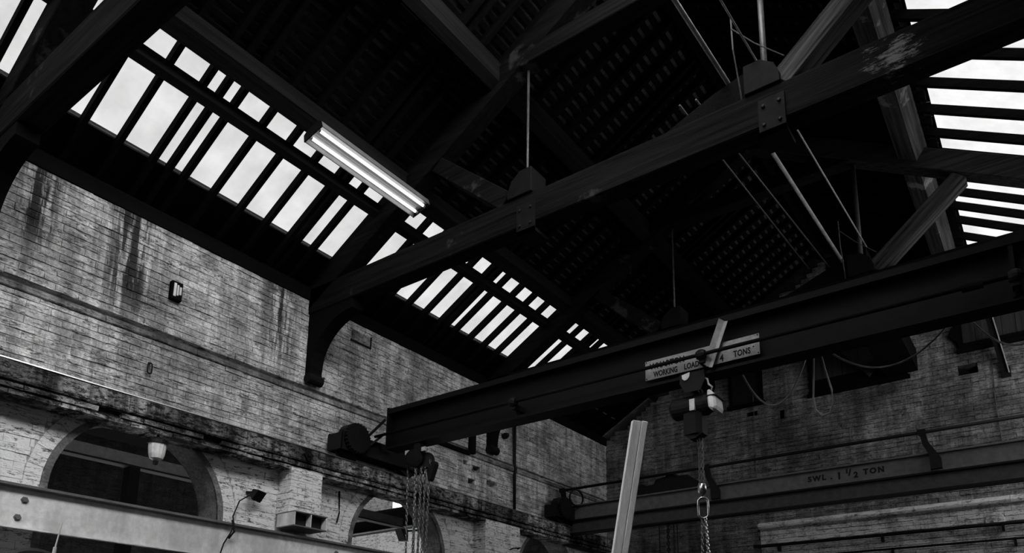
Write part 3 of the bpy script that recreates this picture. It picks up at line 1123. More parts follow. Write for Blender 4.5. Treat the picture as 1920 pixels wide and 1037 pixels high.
# capacity plate
SGY = 7.283
bm = B(); box(bm, -3.705, -2.365, SGY, SGY + 0.006, 4.935, 5.165)
sg = obj('capacity_plate', bm, 'sign_plate', CR, bevel=0.0)
sg['label'] = 'worn grey capacity plate lettered in black'
n_ = (1, 0, 0)
def sgtext(s, x, z, size, sp=1.0, sx=1.0):
    return text_mesh('lettering', s, size, 'lettering', sg, (x, SGY - 0.002, z), (1, 0, 0), (0, 0, 1), 0.0015, 0.0, sp, 0.003, sx)
sgtext('WHARTON', -3.645, 5.056, 0.100, 1.0, 0.82)
sgtext('WORKING', -3.60, 4.957, 0.092, 1.0, 0.66)
sgtext('LOAD', -3.225, 4.960, 0.092, 1.05, 0.70)
sgtext('4', -2.805, 4.950, 0.11, 1.0, 0.8)
sgtext('TONS', -2.65, 4.965, 0.095, 1.05, 0.72)
for x, z in ((-3.69, 4.95), (-3.69, 5.15), (-2.38, 4.95), (-2.38, 5.15), (-2.43, 5.03), (-3.0, 4.95)):
    bm = B(); lathe(bm, [(0.008, 0), (0.008, 0.004), (0, 0.006)], (x, SGY, z), (0, -1, 0), 8); obj('rivet', bm, 'iron_dark', sg)
for x in (-3.5, -3.05, -2.45):
    boxo('plate_bracket', 'iron_dark', CR, x - 0.015, x + 0.015, SGY + 0.006, 7.42, 5.0, 5.02)

# ------------------------------------------------------------------ electric chain hoist under the girder
H = thing('chain_hoist', 'electric chain hoist with white motor cover and chain sling under the lettered girder', 'hoist', (-3.13, GY, 4.86))
hx, hy = -3.13, GY
bm = B()
for s in (-1, 1):
    prism(bm, [(hx - 0.09, 4.68), (hx + 0.09, 4.68), (hx + 0.15, 4.80), (hx + 0.14, 4.905), (hx - 0.14, 4.905), (hx - 0.15, 4.80)], hy + s * 0.15 - 0.006, hy + s * 0.15 + 0.006, 'y')
box(bm, hx - 0.03, hx + 0.03, hy - 0.15, hy + 0.15, 4.70, 4.76)
tr = obj('trolley', bm, 'iron_dark', H)
for sx in (-1, 1):
    for s in (-1, 1):
        bm = B(); lathe(bm, [(0.02, -0.03), (0.055, -0.03), (0.055, 0.03), (0.02, 0.03)], (hx + sx * 0.11, hy + s * 0.08, 4.951), (0, 1, 0), 12)
        obj('wheel', bm, 'iron_dark', tr)
bm = B(); prism(bm, [(hx - 0.115, 4.885), (hx - 0.02, 4.905), (hx - 0.025, 4.855), (hx - 0.055, 4.82), (hx - 0.085, 4.82), (hx - 0.11, 4.84)], hy - 0.17, hy - 0.155, 'y')
obj('shield_badge', bm, 'label_white', tr)
bm = B(); lathe(bm, [(0.0, -0.30), (0.10, -0.29), (0.125, -0.26), (0.125, 0.12), (0.10, 0.17), (0, 0.18)], (hx - 0.02, hy, 4.56), (1, 0, 0), 20)
hb = obj('motor_body', bm, 'iron_dark', H, smooth=False)
bm = B()
prism(bm, [(hx + 0.155, 4.69), (hx + 0.205, 4.66), (hx + 0.245, 4.57), (hx + 0.255, 4.46), (hx + 0.225, 4.43), (hx + 0.165, 4.46), (hx + 0.150, 4.58)], hy - 0.135, hy + 0.10, 'y')
obj('motor_cover', bm, 'label_white', hb, bevel=0.02)
bm = B(); box(bm, hx + 0.145, hx + 0.262, hy - 0.14, hy + 0.105, 4.595, 4.607); obj('cover_band', bm, 'iron_dark', hb)
bm = B(); box(bm, hx - 0.05, hx + 0.01, hy - 0.14, hy - 0.11, 4.47, 4.60); obj('terminal_label', bm, 'enamel', hb)
bm = B(); box(bm, hx - 0.03, hx + 0.03, hy - 0.03, hy + 0.03, 4.66, 4.74); obj('suspension_lug', bm, 'iron_dark', H)
bm = B()
prism(bm, [(hx - 0.15, hy - 0.08), (hx + 0.0, hy - 0.11), (hx + 0.06, hy - 0.06), (hx + 0.06, hy + 0.08), (hx - 0.15, hy + 0.08)], 4.22, 4.47, 'z')
bb = obj('chain_bag', bm, 'iron_dark', H)
bm = B()
prism(bm, [(hx - 0.15, 4.22), (hx + 0.06, 4.22), (hx - 0.03, 4.17), (hx - 0.09, 4.17)], hy - 0.07, hy + 0.07, 'y')
obj('bag_bottom', bm, 'iron_dark', bb)
for dx in (-0.016, 0.022):
    bm = B(); chain(bm, (hx + dx, hy, 4.18), (hx + dx, hy, 3.66), 0.055, 0.036, 0.009)
    obj('load_chain', bm, 'rod_steel', H)
bm = B(); lathe(bm, [(0, 0.14), (0.03, 0.135), (0.05, 0.10), (0.052, 0.03), (0.03, 0.0), (0.014, -0.01), (0.014, -0.05), (0, -0.055)], (hx + 0.005, hy, 3.545), (0, 0, 1), 14)
hk = obj('hook_block', bm, 'chain_steel', H, smooth=True)
bm = B(); link(bm, (hx + 0.008, hy, 3.395), (0, 0, 1), (1, 0.5, 0), 0.26, 0.135, 0.014, 20, 8); obj('oval_ring', bm, 'chain_steel', H, smooth=True)
for dx, dy, zt in ((-0.045, 0.0, 3.30), (0.050, 0.02, 3.30), (0.085, -0.02, 3.28), (-0.06, 0.03, 3.29)):
    bm = B(); chain(bm, (hx + 0.008 + dx * 0.3, hy + dy * 0.3, zt), (hx + 0.008 + dx * 1.15, hy + dy, 2.1), 0.052, 0.036, 0.0075)
    obj('sling_chain', bm, 'chain_steel', H)
bm = B(); tube(bm, [(hx + 0.10, hy - 0.1, 4.84), (hx + 0.16, hy - 0.11, 4.80), (hx + 0.17, hy - 0.11, 4.74), (hx + 0.21, hy - 0.11, 4.70), (hx + 0.19, hy - 0.1, 4.65)], 0.012, 8); obj('power_lead', bm, 'conduit_pale', H, smooth=True)

# ------------------------------------------------------------------ hand chain block near the wall
HB = thing('hand_chain_block', 'hand chain block with long hanging chains near the crane end', 'hoist', (-7.35, 7.36, 4.86))
bx_, by_ = -7.36, 7.34
bm = B(); lathe(bm, [(0, -0.10), (0.06, -0.10), (0.13, -0.085), (0.135, -0.05), (0.135, 0.05), (0.10, 0.07), (0, 0.08)], (bx_ - 0.03, by_ - 0.02, 4.62), (0.35, -0.94, 0), 20)
obj('housing', bm, 'iron_grey', HB)
bm = B(); lathe(bm, [(0, -0.03), (0.11, -0.03), (0.125, 0), (0.11, 0.03), (0, 0.03)], (bx_ + 0.10, by_ + 0.08, 4.60), (0.35, -0.94, 0), 20)
obj('hand_wheel', bm, 'iron_dark', HB)
for s in (-1, 1):
    bm = B(); box(bm, bx_ + s * 0.16 - 0.035, bx_ + s * 0.16 + 0.035, by_ - 0.06, by_ - 0.02, 4.70, 4.76); obj('lug', bm, 'conduit_pale', HB)
bm = B(); box(bm, bx_ - 0.06, bx_ + 0.06, by_ - 0.02, by_ + 0.1, 4.72, 4.87); box(bm, bx_ - 0.16, bx_ + 0.16, by_ - 0.03, by_ + 0.03, 4.72, 4.76); obj('beam_clamp', bm, 'iron_dark', HB)
for dx, dy, zt in ((-0.155, -0.03, 4.58), (-0.04, 0.02, 4.52), (0.0, -0.03, 4.50), (0.045, 0.03, 4.52), (0.085, 0.0, 4.50), (0.10, 0.06, 4.55), (0.20, 0.05, 4.60)):
    bm = B(); chain(bm, (bx_ + dx, by_ + dy, zt), (bx_ + dx * 0.75 + 0.01, by_ + dy, 2.6), 0.062, 0.040, 0.0075)
    obj('hanging_chain', bm, 'chain_steel', HB)
bm = B(); prism(bm, [(bx_ + 0.16, 4.44), (bx_ + 0.30, 4.55), (bx_ + 0.32, 4.50), (bx_ + 0.24, 4.30), (bx_ + 0.20, 4.28)], by_ + 0.02, by_ + 0.10, 'y'); obj('chain_guide', bm, 'iron_dark', HB)

# ------------------------------------------------------------------ second crane against the end wall
C2 = thing('overhead_crane', 'grey half-height crane girder lettered with its load along the end wall', 'crane', (-3.2, 12.6, 4.62))
EY = 12.62
bm = B()
box(bm, -8.2, 1.55, EY + 0.02, EY + 0.04, 4.76, 5.04)
box(bm, -8.2, 1.55, EY - 0.05, EY + 0.12, 5.03, 5.055)
u_ = obj('upper_channel', bm, 'crane_grey', C2)
bm = B(); box(bm, -8.2, 1.55, EY - 0.02, EY + 0.20, 4.725, 4.755); obj('middle_flange', bm, 'iron_dark', C2)
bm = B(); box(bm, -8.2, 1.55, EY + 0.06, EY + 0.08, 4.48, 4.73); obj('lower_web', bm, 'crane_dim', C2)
bm = B(); box(bm, -8.2, 1.55, EY - 0.03, EY + 0.17, 4.45, 4.48); obj('lower_flange', bm, 'iron_dark', C2)
carriage(C2, -8.26, 12.6, 0.62, LEDGE_T + 0.014)
carriage(C2, 1.60, 12.6, 0.62, LEDGE_T + 0.014, pinion=False)
bm = B(); tube(bm, [(-8.25, EY - 0.08, 5.385), (1.6, EY - 0.08, 5.385)], 0.028, 10); obj('drive_shaft', bm, 'iron_dark', C2, smooth=True)
for x in (-8.22, -5.05, -1.45):
    bm = B()
    prism(bm, [(x - 0.06, 4.77), (x + 0.10, 4.77), (x + 0.10, 4.93), (x + 0.03, 5.06), (x - 0.06, 5.22), (x - 0.08, 5.36), (x - 0.08, 5.43), (x - 0.20, 5.43), (x - 0.20, 5.36), (x - 0.16, 5.32), (x - 0.14, 5.18), (x - 0.06, 5.0)], EY - 0.11, EY - 0.03, 'y')
    obj('shaft_bracket', bm, 'iron_dark', C2)
bm = B(); prism(bm, [(-6.75, 5.055), (-6.75, 5.20), (-6.68, 5.27), (-6.55, 5.28), (-6.50, 5.22), (-6.30, 5.24), (-6.25, 5.33), (-6.05, 5.36), (-6.0, 5.42), (-5.9, 5.42), (-5.85, 5.34), (-5.6, 5.33), (-5.45, 5.22), (-5.3, 5.14), (-5.2, 5.055)], EY, EY + 0.30, 'y')
obj('drive_motor', bm, 'iron_dark', C2)
bm = B(); lathe(bm, [(0.155, -0.02), (0.175, -0.02), (0.175, 0.02), (0.155, 0.02), (0.155, -0.02)], (-8.0, EY - 0.10, 5.18), (1, -0.4, 0), 24, False); obj('hand_wheel', bm, 'iron_dark', C2)
def c2text(s, x, z, size, sp=1.0):
    return text_mesh('lettering', s, size, 'lettering', u_, (x, EY + 0.017, z), (1, 0, 0), (0, 0, 1), 0.0015, 0, sp, 0.007)
c2text('SWL', -3.40, 4.865, 0.125, 1.35)
c2text('.', -3.03, 4.865, 0.125)
c2text('1', -2.93, 4.845, 0.16)
c2text('1', -2.79, 4.925, 0.10)
c2text('/', -2.74, 4.885, 0.14)
c2text('2', -2.66, 4.835, 0.13)
c2text('TON', -2.51, 4.865, 0.125, 1.35)
# hanging bits below the end crane
HC = thing('hanging_chain_fall', 'dark chain and rope falls hanging from the end wall crane', 'chain', (-6.1, EY, 4.45))
for dx, r in ((-0.18, 0.012), (0.0, 0.0), (0.12, 0.010), (0.19, 0.010), (0.75, 0.012)):
    bm = B()
    if r:
        tube(bm, [(-6.05 + dx, EY + 0.05, 4.46), (-6.04 + dx, EY + 0.05, 2.9)], r, 6)
    else:
        chain(bm, (-6.05, EY + 0.05, 4.46), (-6.04, EY + 0.05, 2.9), 0.09, 0.07, 0.014)
    obj('rope' if r else 'chain', bm, 'iron_dark', HC)

# ------------------------------------------------------------------ pale timber post
def post():
    top, low = Vector((-2.215, 4.25, 3.27)), Vector((-3.0, 4.52, 0.0))
    T = thing('timber_post', 'pale planed timber post leaning upright in front of the end crane', 'post', low)
    d, s, u = frame(top - low, Vector((0, 1, 0)))
    a = Vector((0.80, 0.60, 0.0)); a = (a - d * a.dot(d)).normalized()
    b = d.cross(a).normalized()
    def plank(ou, wu, ov, wv, name, extra=0.0):
        bm = B()
        v = []
        for p in (low, top + d * extra):
            for i, j in ((0, 0), (1, 0), (1, 1), (0, 1)):
                v.append(bm.verts.new(p + a * (ou + wu * i) + b * (ov + wv * j)))
        for f in ((3, 2, 1, 0), (4, 5, 6, 7), (0, 1, 5, 4), (1, 2, 6, 5), (2, 3, 7, 6), (3, 0, 4, 7)):
            bm.faces.new([v[i] for i in f])
        return obj(name, bm, 'pale_timber', T, bevel=0.003)
    plank(-0.05, 0.058, -0.04, 0.08, 'plank', 0.0)
    plank(0.011, 0.040, -0.044, 0.085, 'batten', 0.003)
post()

# ------------------------------------------------------------------ steel beam along the lower wall
SB = thing('steel_beam', 'pale painted steel beam bolted along the wall across the arches', 'beam', (XL + 0.2, 5, 2.98))
bm = B()
SX = XL + 0.22
box(bm, SX, SX + 0.015, 0.8, 9.15, 2.99, 3.41)
obj('web', bm, 'pale_steel', SB)
bm = B(); prism(bm, [(SX, 3.41), (SX, 3.382), (SX + 0.02, 3.378), (SX + 0.085, 3.385), (SX + 0.085, 3.41)], 0.8, 9.15, 'y'); obj('top_flange', bm, 'crane_grey', SB)
bm = B(); box(bm, SX, SX + 0.06, 0.8, 9.15, 2.978, 2.992); obj('bottom_flange', bm, 'pale_steel', SB)
bm = B()
for yb in (1.9, 6.0, 9.0):
    box(bm, XL - 0.02, SX, yb - 0.06, yb + 0.06, 3.0, 3.4)
obj('wall_cleat', bm, 'crane_grey', SB)
for yb, zb in ((2.94, 3.27), (2.90, 3.09), (6.75, 3.27), (6.75, 3.09)):
    bm = B(); lathe(bm, [(0.036, 0), (0.036, 0.006), (0.024, 0.007), (0.024, 0.026), (0, 0.026)], (SX + 0.015, yb, zb), (1, 0, 0), 6)
    obj('bolt', bm, 'crane_grey', SB)

# steel stub pair under the first pilaster
ST = thing('steel_stub', 'pair of short steel channels built in under the pilaster foot', 'bracket', (XL + 0.3, 6.16, 3.45))
bm = B()
for yc in (5.99, 6.33):
    pass
y0, y1 = 5.90, 6.42
x0, x1 = XL + 0.05, XL + 0.42
box(bm, x0, x1, y0, y1, 3.685, 3.70)
box(bm, x0, x1, y0, y1, 3.50, 3.515)
obj('flange', bm, 'crane_grey', ST)
for yy in (y0, (y0 + y1) / 2 - 0.008, y1 - 0.016):
    bm = B(); box(bm, x0, x1 - 0.004, yy, yy + 0.016, 3.515, 3.685); obj('channel_web', bm, 'pale_steel', ST)
bm = B(); box(bm, x0, x1 - 0.10, y0 + 0.02, y1 - 0.02, 3.52, 3.68); obj('void_shade', bm, 'dark_void', ST)  # dark box in the voids, shade between the webs put into its colour

# ------------------------------------------------------------------ fittings on the left wall
def lantern():
    c = Vector((XL + 0.20, 4.17, 4.10))
    T = thing('bulkhead_lamp', 'ribbed glass well lamp hanging in the crown of the first arch', 'lamp', c)
    bm = B(); lathe(bm, [(0, 0.14), (0.06, 0.14), (0.10, 0.11), (0.105, 0.07), (0, 0.07)], c, (0, 0, 1), 18); obj('cap', bm, 'iron_dark', T)
    bm = B()
    n = 28
    prof = [(0.093, 0.07), (0.092, 0.02), (0.085, -0.05), (0.070, -0.10), (0.035, -0.122), (0, -0.125)]
    rings = []
    for r, h in prof:
        if r == 0:
            rings.append([bm.verts.new(c + Vector((0, 0, h)))])
        else:
            rings.append([bm.verts.new(c + Vector((math.cos(2 * PI * k / n) * r * (1.0 if k % 2 else 0.94), math.sin(2 * PI * k / n) * r * (1.0 if k % 2 else 0.94), h))) for k in range(n)])
    for A, Bq in zip(rings, rings[1:]):
        for k in range(n):
            if len(Bq) == 1:
                bm.faces.new((A[k], A[(k + 1) % n], Bq[0]))
            else:
                bm.faces.new((A[k], A[(k + 1) % n], Bq[(k + 1) % n], Bq[k]))
    bm.faces.new(rings[0])
    obj('glass_well', bm, 'bulb_glass', T)
    bm = B(); lathe(bm, [(0, 0), (0.03, -0.01), (0.025, -0.05), (0, -0.06)], c + Vector((0, 0, -0.12)), (0, 0, 1), 10); obj('guard_screw', bm, 'iron_dark', T)
    bm = B(); tube(bm, [c + Vector((0, 0, 0.13)), c + Vector((-0.02, 0, 0.25)), (XL + 0.1, 4.17, 4.40)], 0.014, 8); obj('stem', bm, 'iron_dark', T)
lantern()
def floodlight():
    c = Vector((XL + 0.14, 5.50, 3.87))
    T = thing('floodlight', 'small dark square floodlight on the wall beside the pilaster', 'lamp', c)
    bm = B()
    d = Vector((0.75, 0.35, -0.55)).normalized()
    d, s, u = frame(d)
    v = []
    for t, wx, hx_ in ((-0.04, 0.05, 0.04), (0.06, 0.10, 0.075)):
        for a, b in ((-1, -1), (1, -1), (1, 1), (-1, 1)):
            v.append(bm.verts.new(c + d * t + s * a * wx + u * b * hx_))
    for f in ((3, 2, 1, 0), (4, 5, 6, 7), (0, 1, 5, 4), (1, 2, 6, 5), (2, 3, 7, 6), (3, 0, 4, 7)):
        bm.faces.new([v[i] for i in f])
    obj('housing', bm, 'iron_dark', T)
    bm = B(); beam(bm, c + d * 0.061, c + d * 0.064, 0.18, 0.13); obj('lens', bm, 'iron_grey', T)
    bm = B(); beam(bm, c - d * 0.03, (XL, 5.47, 3.90), 0.05, 0.03); obj('bracket', bm, 'iron_dark', T)
    bm = B()
    tube(bm, [c - d * 0.03 + Vector((0, -0.03, -0.02)), (XL + 0.05, 5.34, 3.76), (XL + 0.05, 5.27, 3.55), (XL + 0.16, 5.22, 3.44), (SX + 0.11, 5.12, 3.40), (SX + 0.10, 5.10, 3.30), (SX + 0.04, 5.05, 3.15), (SX + 0.04, 5.0, 2.95)], 0.009, 6)
    tube(bm, [(SX + 0.10, 5.10, 3.44), (SX + 0.11, 5.13, 3.30), (SX + 0.05, 5.10, 3.22)], 0.014, 6)
    obj('lead', bm, 'rubber', T)
floodlight()
def wall_block():
    T = thing('wall_block', 'small weathered timber block fixed high on the brick wall', 'block', (XL, 4.26, 6.03))
    bm = B(); box(bm, XL, XL + 0.07, 4.19, 4.33, 6.03, 6.27); obj('block', bm, 'board_dark', T, bevel=0.01)
    for k, (a, b) in enumerate(((4.215, 4.245), (4.255, 4.275), (4.285, 4.31))):
        bm = B(); box(bm, XL + 0.065, XL + 0.078, a, b, 6.07 + 0.02 * k, 6.24 - 0.015 * k); obj('splintered_face', bm, 'pale_timber', T)
wall_block()
bm = B()
tube(bm, [(XL - 0.02, 4.06, 5.15), (XL + 0.05, 4.06, 5.15)], 0.012, 6)
link(bm, (XL + 0.045, 4.06, 5.09), (0, 0, 1), (0, 1, 0), 0.15, 0.07, 0.010, 14, 6)
o = obj('wall_ring', bm, 'iron_dark'); tag(o, 'small iron ring hanging on the wall above the ledge', 'ring')
bm = B()
prism(bm, [(6.13 - 0.075, 4.515), (6.13, 4.60), (6.13 + 0.075, 4.515), (6.13, 4.43)], XL + 0.295, XL + 0.315, 'x')
dp = obj('tie_plate', bm, 'iron_grey'); tag(dp, 'diamond shaped iron tie plate on the ledge face above the pilaster', 'plate')
bm = B(); lathe(bm, [(0.022, 0), (0.022, 0.02), (0, 0.02)], (XL + 0.315, 6.13, 4.515), (1, 0, 0), 6); obj('nut', bm, 'iron_dark', dp)
bm = B()
tube(bm, [(XL + 0.05, 11.02, 6.88), (XL + 0.05, 11.02, 5.62), (XL + 0.08, 11.02, 5.5), (XL + 0.05, 11.03, 5.40), (XL + 0.05, 11.04, LEDGE_T + 0.02)], 0.030, 8)
o = obj('downpipe', bm, 'iron_dark', smooth=True); tag(o, 'thin dark vertical pipe down the left wall beyond the crane', 'pipe')
# old doorway frame by the far corbel
WF = thing('wall_bracket_frame', 'dark timber post and rail fixed on the wall beside the far corbel', 'frame', (XL, 9.9, 5.5))
boxo('upright', 'board_dark', WF, XL, XL + 0.09, 9.72, 9.83, 5.50, 6.20)
boxo('rail', 'board_dark', WF, XL, XL + 0.06, 8.9, 9.72, 5.46, 5.53)
bm = B(); lathe(bm, [(0, 0), (0.05, 0), (0.065, 0.06), (0.04, 0.12), (0, 0.12)], (XL, 10.72, 6.08), (1, 0, 0.2), 12)
o = obj('wall_boss', bm, 'iron_dark'); tag(o, 'small round iron boss on the wall near the vertical pipe', 'boss')
# iron cover let into the wall under the eaves, and hooks
IC = thing('wall_hatch', 'small recessed iron hatch near the top of the wall past the corbel', 'hatch', (XL, 7.2, 6.5))
boxo('plate', 'band_stone', IC, XL - 0.01, XL + 0.008, 6.98, 7.34, 6.61, 6.78)
boxo('bottom_edge', 'iron_dark', IC, XL, XL + 0.02, 6.96, 7.36, 6.585, 6.61)
boxo('side_edge', 'iron_dark', IC, XL, XL + 0.02, 7.34, 7.36, 6.61, 6.78)
bm = B()
tube(bm, [(XL + 0.02, 6.92, 4.22), (XL + 0.02, 6.93, 3.98), (XL + 0.03, 6.93, 3.90), (XL + 0.02, 6.9, 3.75)], 0.012, 6)
o = obj('wall_cable', bm, 'iron_dark'); tag(o, 'short dark cable drop on the wall between pilaster and second arch', 'cable')
bm = B(); tube(bm, [(PILX + 0.012, 10.62, 3.86), (PILX + 0.08, 10.62, 3.88), (PILX + 0.08, 10.84, 3.92), (PILX + 0.012, 10.84, 3.90)], 0.012, 6)
o = obj('pull_handle', bm, 'iron_dark'); tag(o, 'small dark iron handle on the wide far pilaster', 'handle')

# ------------------------------------------------------------------ end wall fittings
for i, (p, q, u, v) in enumerate(WIN):
    wd_ = struct('window_%d' % (i + 3), ((p + q) / 2, YE, u))
    boxo('backing', 'dark_void' if i < 2 else 'shutter_timber', wd_, p, q, YE + 0.008, YE + 0.03, u, v)
    t_ = 0.06
    boxo('frame', 'board_dark', wd_, p, p + t_, YE - 0.03, YE + 0.02, u, v)
    boxo('frame', 'board_dark', wd_, q - t_, q, YE - 0.03, YE + 0.02, u, v)
    boxo('sill', 'board_dark', wd_, p - 0.04, q + 0.04, YE - 0.08, YE + 0.02, u - 0.07, u)
    if i == 1:
        xx = p + 0.1
        while xx < q - 0.1:
            x2 = min(xx + 0.56, q - 0.07)
            boxo('shutter_board', 'shutter_timber', wd_, xx, x2 - 0.02, YE - 0.005, YE + 0.012, u + 0.28, v)
            xx = x2
        boxo('bottom_rail', 'board_dark', wd_, p, q, YE - 0.02, YE + 0.015, u, u + 0.26)
    if i == 2:
        xx = p + 0.07
        while xx < q - 0.07:
            boxo('shutter_board', 'shutter_timber', wd_, xx, xx + 0.20, YE - 0.01, YE + 0.012, u + 0.10, v)
            xx += 0.208
        boxo('bottom_rail', 'board_dark', wd_, p, q, YE - 0.04, YE + 0.015, u, u + 0.10)
        boxo('middle_rail', 'board_dark', wd_, p, q, YE - 0.03, YE + 0.015, u + 0.62, u + 0.68)
        bm = B(); prism(bm, [(p - 0.10, u + 0.22), (p - 0.14, u + 0.32), (p - 0.10, u + 0.42), (p + 0.01, u + 0.48), (p + 0.01, u + 0.02), (p - 0.03, u + 0.14)], YE - 0.08, YE, 'y'); obj('scroll_bracket', bm, 'board_dark', wd_)
boxo('lintel_bearer', 'board_dark', None, -2.36, -1.80, 10.46, YE + 0.005, 7.20, 7.62)
tag(bpy.data.objects['lintel_bearer'], 'broad black square timber bearer running into the end wall', 'beam')
bm = B(); box(bm, -3.20, -2.42, YE - 0.28, YE - 0.24, 7.35, 7.95)
bm.free()
bm = B(); beam(bm, (-2.52, YE - 0.10, 7.34), (-3.15, YE - 0.10, 8.15), 0.30, 0.08, Vector((0, 1, 0)))
o = obj('leaning_board', bm, 'shutter_timber'); tag(o, 'short slanting board leaning across the dark end window', 'board')
BR = thing('angle_bracket', 'steel angle bracket slanting down the end wall past the shuttered window', 'bracket', (-0.42, YE, 6.85))
bm = B(); beam(bm, (-0.44, YE - 0.02, 6.80), (-0.62, YE - 0.55, 8.05), 0.10, 0.02, Vector((0, 1, 0.4))); obj('flange', bm, 'iron_dark', BR)
bm = B(); beam(bm, (-0.385, YE - 0.03, 6.82), (-0.565, YE - 0.56, 8.07), 0.015, 0.10, Vector((0, 1, 0.4))); obj('lit_flange', bm, 'conduit_pale', BR)  # pale colour stands for light on this leg of the angle
bm = B(); box(bm, -0.50, -0.36, YE - 0.05, YE, 6.74, 6.92); obj('wall_shoe', bm, 'iron_dark', BR)
def pipe_run(x0, x1, z, yoff, r, label):
    T = thing('wall_pipe', label, 'pipe', ((x0 + x1) / 2, YE, z), 'pipes on the end wall')
    bm = B(); tube(bm, [(x0, YE - yoff, z), (x1, YE - yoff, z)], r, 10); obj('pipe', bm, 'iron_dark', T, smooth=True)
    x = x0 + 0.5
    while x < x1:
        bm = B(); box(bm, x - 0.02, x + 0.02, YE - yoff - r, YE, z - 0.12, z + 0.02); obj('clip', bm, 'iron_dark', T)
        x += 1.9
pipe_run(-5.05, XR, 4.165, 0.10, 0.032, 'dark pipe on the end wall just under the pale ledge')
pipe_run(-4.9, XR, 3.90, 0.07, 0.020, 'thinner dark pipe on the end wall, lowest of all')
bm = B(); lathe(bm, [(0, 0.05), (0.03, 0.05), (0.04, 0.02), (0.14, 0.015), (0.15, 0.0), (0.15, -0.02), (0, -0.02)], (-0.86, YE - 0.02, 4.24), (0, -1, 0), 24)
o = obj('wall_rose', bm, 'end_wash'); tag(o, 'round flat wall rose on the limewashed end wall behind the pipe', 'disc')
for x, z0, z1 in ((-4.93, 3.9, 7.4), (-0.62, 5.6, 7.2)):
    bm = B(); tube(bm, [(x, YE - 0.02, z1), (x - 0.02, YE - 0.02, (z0 + z1) / 2), (x, YE - 0.02, z0)], 0.007, 6)
    o = obj('wall_wire', bm, 'rod_steel'); tag(o, 'thin grey wire hanging down the end wall %s' % ('beside the small dark window' if x < -3 else 'below the slanting angle bracket'), 'wire', 'wires down the end wall')

# festoon cable behind the girder
def sag(a, b, zlow, n=14):
    pts = []
    for k in range(n + 1):
        t = k / n
        p = a.lerp(b, t)
        zz = a.z + (b.z - a.z) * t
        dip = (a.z + b.z) / 2 - zlow
        pts.append(Vector((p.x, p.y, zz - dip * 4 * t * (1 - t))))
    return pts
FY = 7.72
FC = [((-2.74, 4.99), (-2.0, 4.99), 4.50, 'leftmost'), ((-1.80, 5.0), (-0.62, 5.0), 4.67, 'wide middle'), ((-0.48, 5.0), (0.30, 5.0), 4.61, 'rightmost')]
for (xa, za), (xb, zb), zl, nm in FC:
    bm = B(); tube(bm, sag(Vector((xa, FY, za)), Vector((xb, FY, zb)), zl), 0.010, 8)
    tube(bm, [(xa, FY, za), (xa, GY, za + 0.03)], 0.010, 6)
    tube(bm, [(xb, FY, zb), (xb, GY, zb + 0.03)], 0.010, 6)
    o = obj('festoon_cable', bm, 'cable_grey', smooth=True); tag(o, '%s sagging loop of power cable behind the crane girder' % nm, 'cable', 'festoon cables')
bm = B()
pts = [(-1.93, FY, 4.99), (-1.945, FY, 4.75), (-1.965, FY, 4.5), (-1.95, FY, 4.36), (-1.89, FY, 4.28), (-1.81, FY, 4.30), (-1.77, FY, 4.40), (-1.775, FY, 4.55), (-1.83, FY, 4.80), (-1.86, FY, 4.99), (-1.86, GY, 5.02)]
tube(bm, pts, 0.010, 8)
tube(bm, [(-1.93, FY, 4.99), (-1.93, GY, 5.02)], 0.010, 6)
o = obj('festoon_cable', bm, 'cable_grey', smooth=True); tag(o, 'narrow hanging bight of power cable in front of the dark end window', 'cable', 'festoon cables')

# ------------------------------------------------------------------ machine hood at the foot of the frame, with aerial
MH = thing('machine_hood', 'dark rounded machine hood with a thin aerial at the bottom left corner', 'machine', (-5.8, 2.15, 0))
bm = B()
sec = []
for k in range(13):
    a = PI * k / 12
    sec.append((2.15 - 0.16 * math.cos(a), 2.36 + 0.085 * math.sin(a)))
prism(bm, [(1.99, 0.0)] + sec + [(2.31, 0.0)], -5.9, -5.72, 'x')
obj('hood', bm, 'hood_paint', MH, bevel=0.02)
bm = B(); tube(bm, [(-5.75, 2.265, 2.37), (-5.75, 2.27, 2.47)], 0.012, 8); tube(bm, [(-5.75, 2.27, 2.46), (-5.75, 2.293, 2.655)], 0.005, 6); obj('aerial', bm, 'conduit_pale', MH)

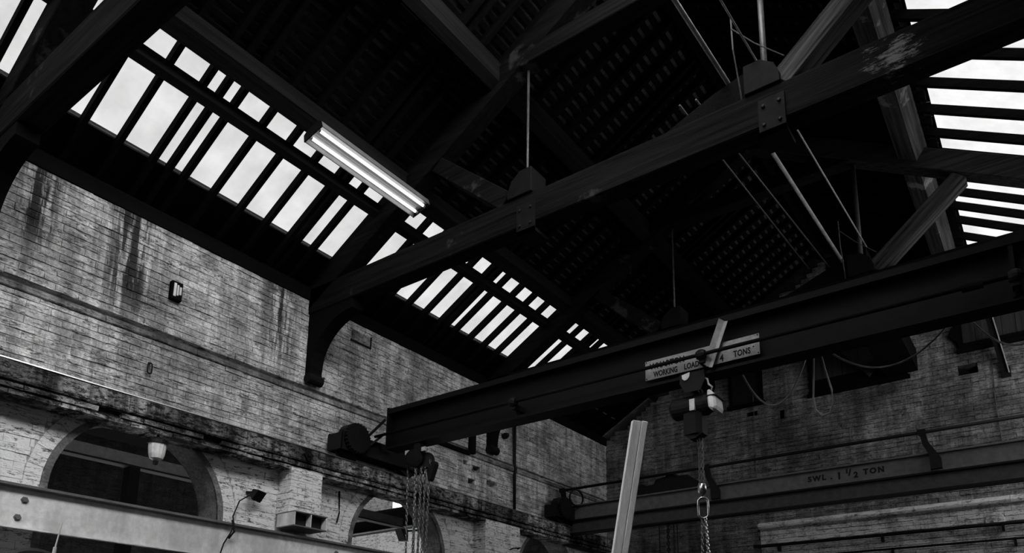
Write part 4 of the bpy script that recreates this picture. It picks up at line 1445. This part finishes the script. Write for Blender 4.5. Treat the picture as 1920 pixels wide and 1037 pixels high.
# ------------------------------------------------------------------ the bay next door, seen through the arches
nb = struct('wall_neighbour', (-15, 6, 0))
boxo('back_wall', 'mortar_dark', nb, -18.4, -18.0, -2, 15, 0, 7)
bm = B()
pierced(bm, YE, YE + 0.3, -18.4, XL - TH, 0, 7, [], 'y')
bm.free()
bm = B()
box(bm, -18.4, -12.5, YE, YE + 0.3, 0, 6.1)
box(bm, -18.4, -15.55, YE, YE + 0.3, 6.1, 7)
box(bm, -15.2, -12.5, YE, YE + 0.3, 6.1, 7)
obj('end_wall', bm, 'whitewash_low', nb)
boxo('dark_end_wall', 'mortar_dark', nb, -12.5, XL - TH, YE, YE + 0.3, 0, 7)  # rest of the same end wall, its shade put into a darker colour
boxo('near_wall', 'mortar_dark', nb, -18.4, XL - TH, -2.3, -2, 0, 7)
bm = B()
box(bm, -18.4, XL - TH, -2.3, 3.0, 7, 7.1)
box(bm, -18.4, XL - TH, 8.0, 11.6, 7, 7.1)
box(bm, -18.4, -10.15, 3.0, 8.0, 7, 7.1)
box(bm, -9.85, XL - TH, 3.0, 8.0, 7, 7.1)
box(bm, -18.4, XL - TH, 13.4, YE + 0.3, 7, 7.1)
box(bm, -14.5, XL - TH, 11.6, 13.4, 7, 7.1)
box(bm, -18.4, -14.75, 11.6, 13.4, 7, 7.1)
obj('flat_roof', bm, 'board_dark', nb)  # unseen roof, slots added to let light into the bay
NB = thing('steel_girder', 'dark girder with a pale plate seen through the second arch', 'girder', (-12, 12.3, 5))
bm = B(); ibeam(bm, -18, XL - TH, 12.2, 5.00, 5.48, 0.28, 0.03, 0.02); obj('girder', bm, 'girder_paint', NB)
bm = B(); box(bm, -14.1, -13.55, 12.055, 12.07, 5.28, 5.40); obj('plate', bm, 'sign_plate', NB)
bm = B(); box(bm, -18, XL - TH, 12.04, 12.06, 4.97, 5.0); obj('lit_edge', bm, 'conduit_pale', NB)  # pale strip put in for light along the girder's lower edge
NB2 = thing('roof_beam', 'grey beam high inside the dark first arch', 'beam', (-12, 6, 5))
bm = B(); box(bm, -12.1, -12.0, 0, 11.6, 4.88, 5.06); obj('beam', bm, 'crane_grey', NB2)
bm = B(); box(bm, -12.14, -11.96, 0, 11.6, 4.84, 4.86); obj('flange', bm, 'iron_dark', NB2)
bm = B(); box(bm, -12.15, -11.95, 5.62, 5.78, 0, 4.84); obj('post', bm, 'iron_grey', NB2)
FL2 = thing('wall_floodlight', 'dark bracketed lamp seen inside the second arch', 'lamp', (-9.6, 9.25, 3.96))
bm = B()
prism(bm, [(9.16, 4.16), (9.34, 4.16), (9.34, 3.96), (9.27, 3.96)], -9.68, -9.52, 'x')
obj('lamp_body', bm, 'iron_dark', FL2)
bm = B(); beam(bm, (-9.6, 9.33, 4.14), (-8.93, 9.6, 4.16), 0.03, 0.03); obj('arm', bm, 'iron_dark', FL2)
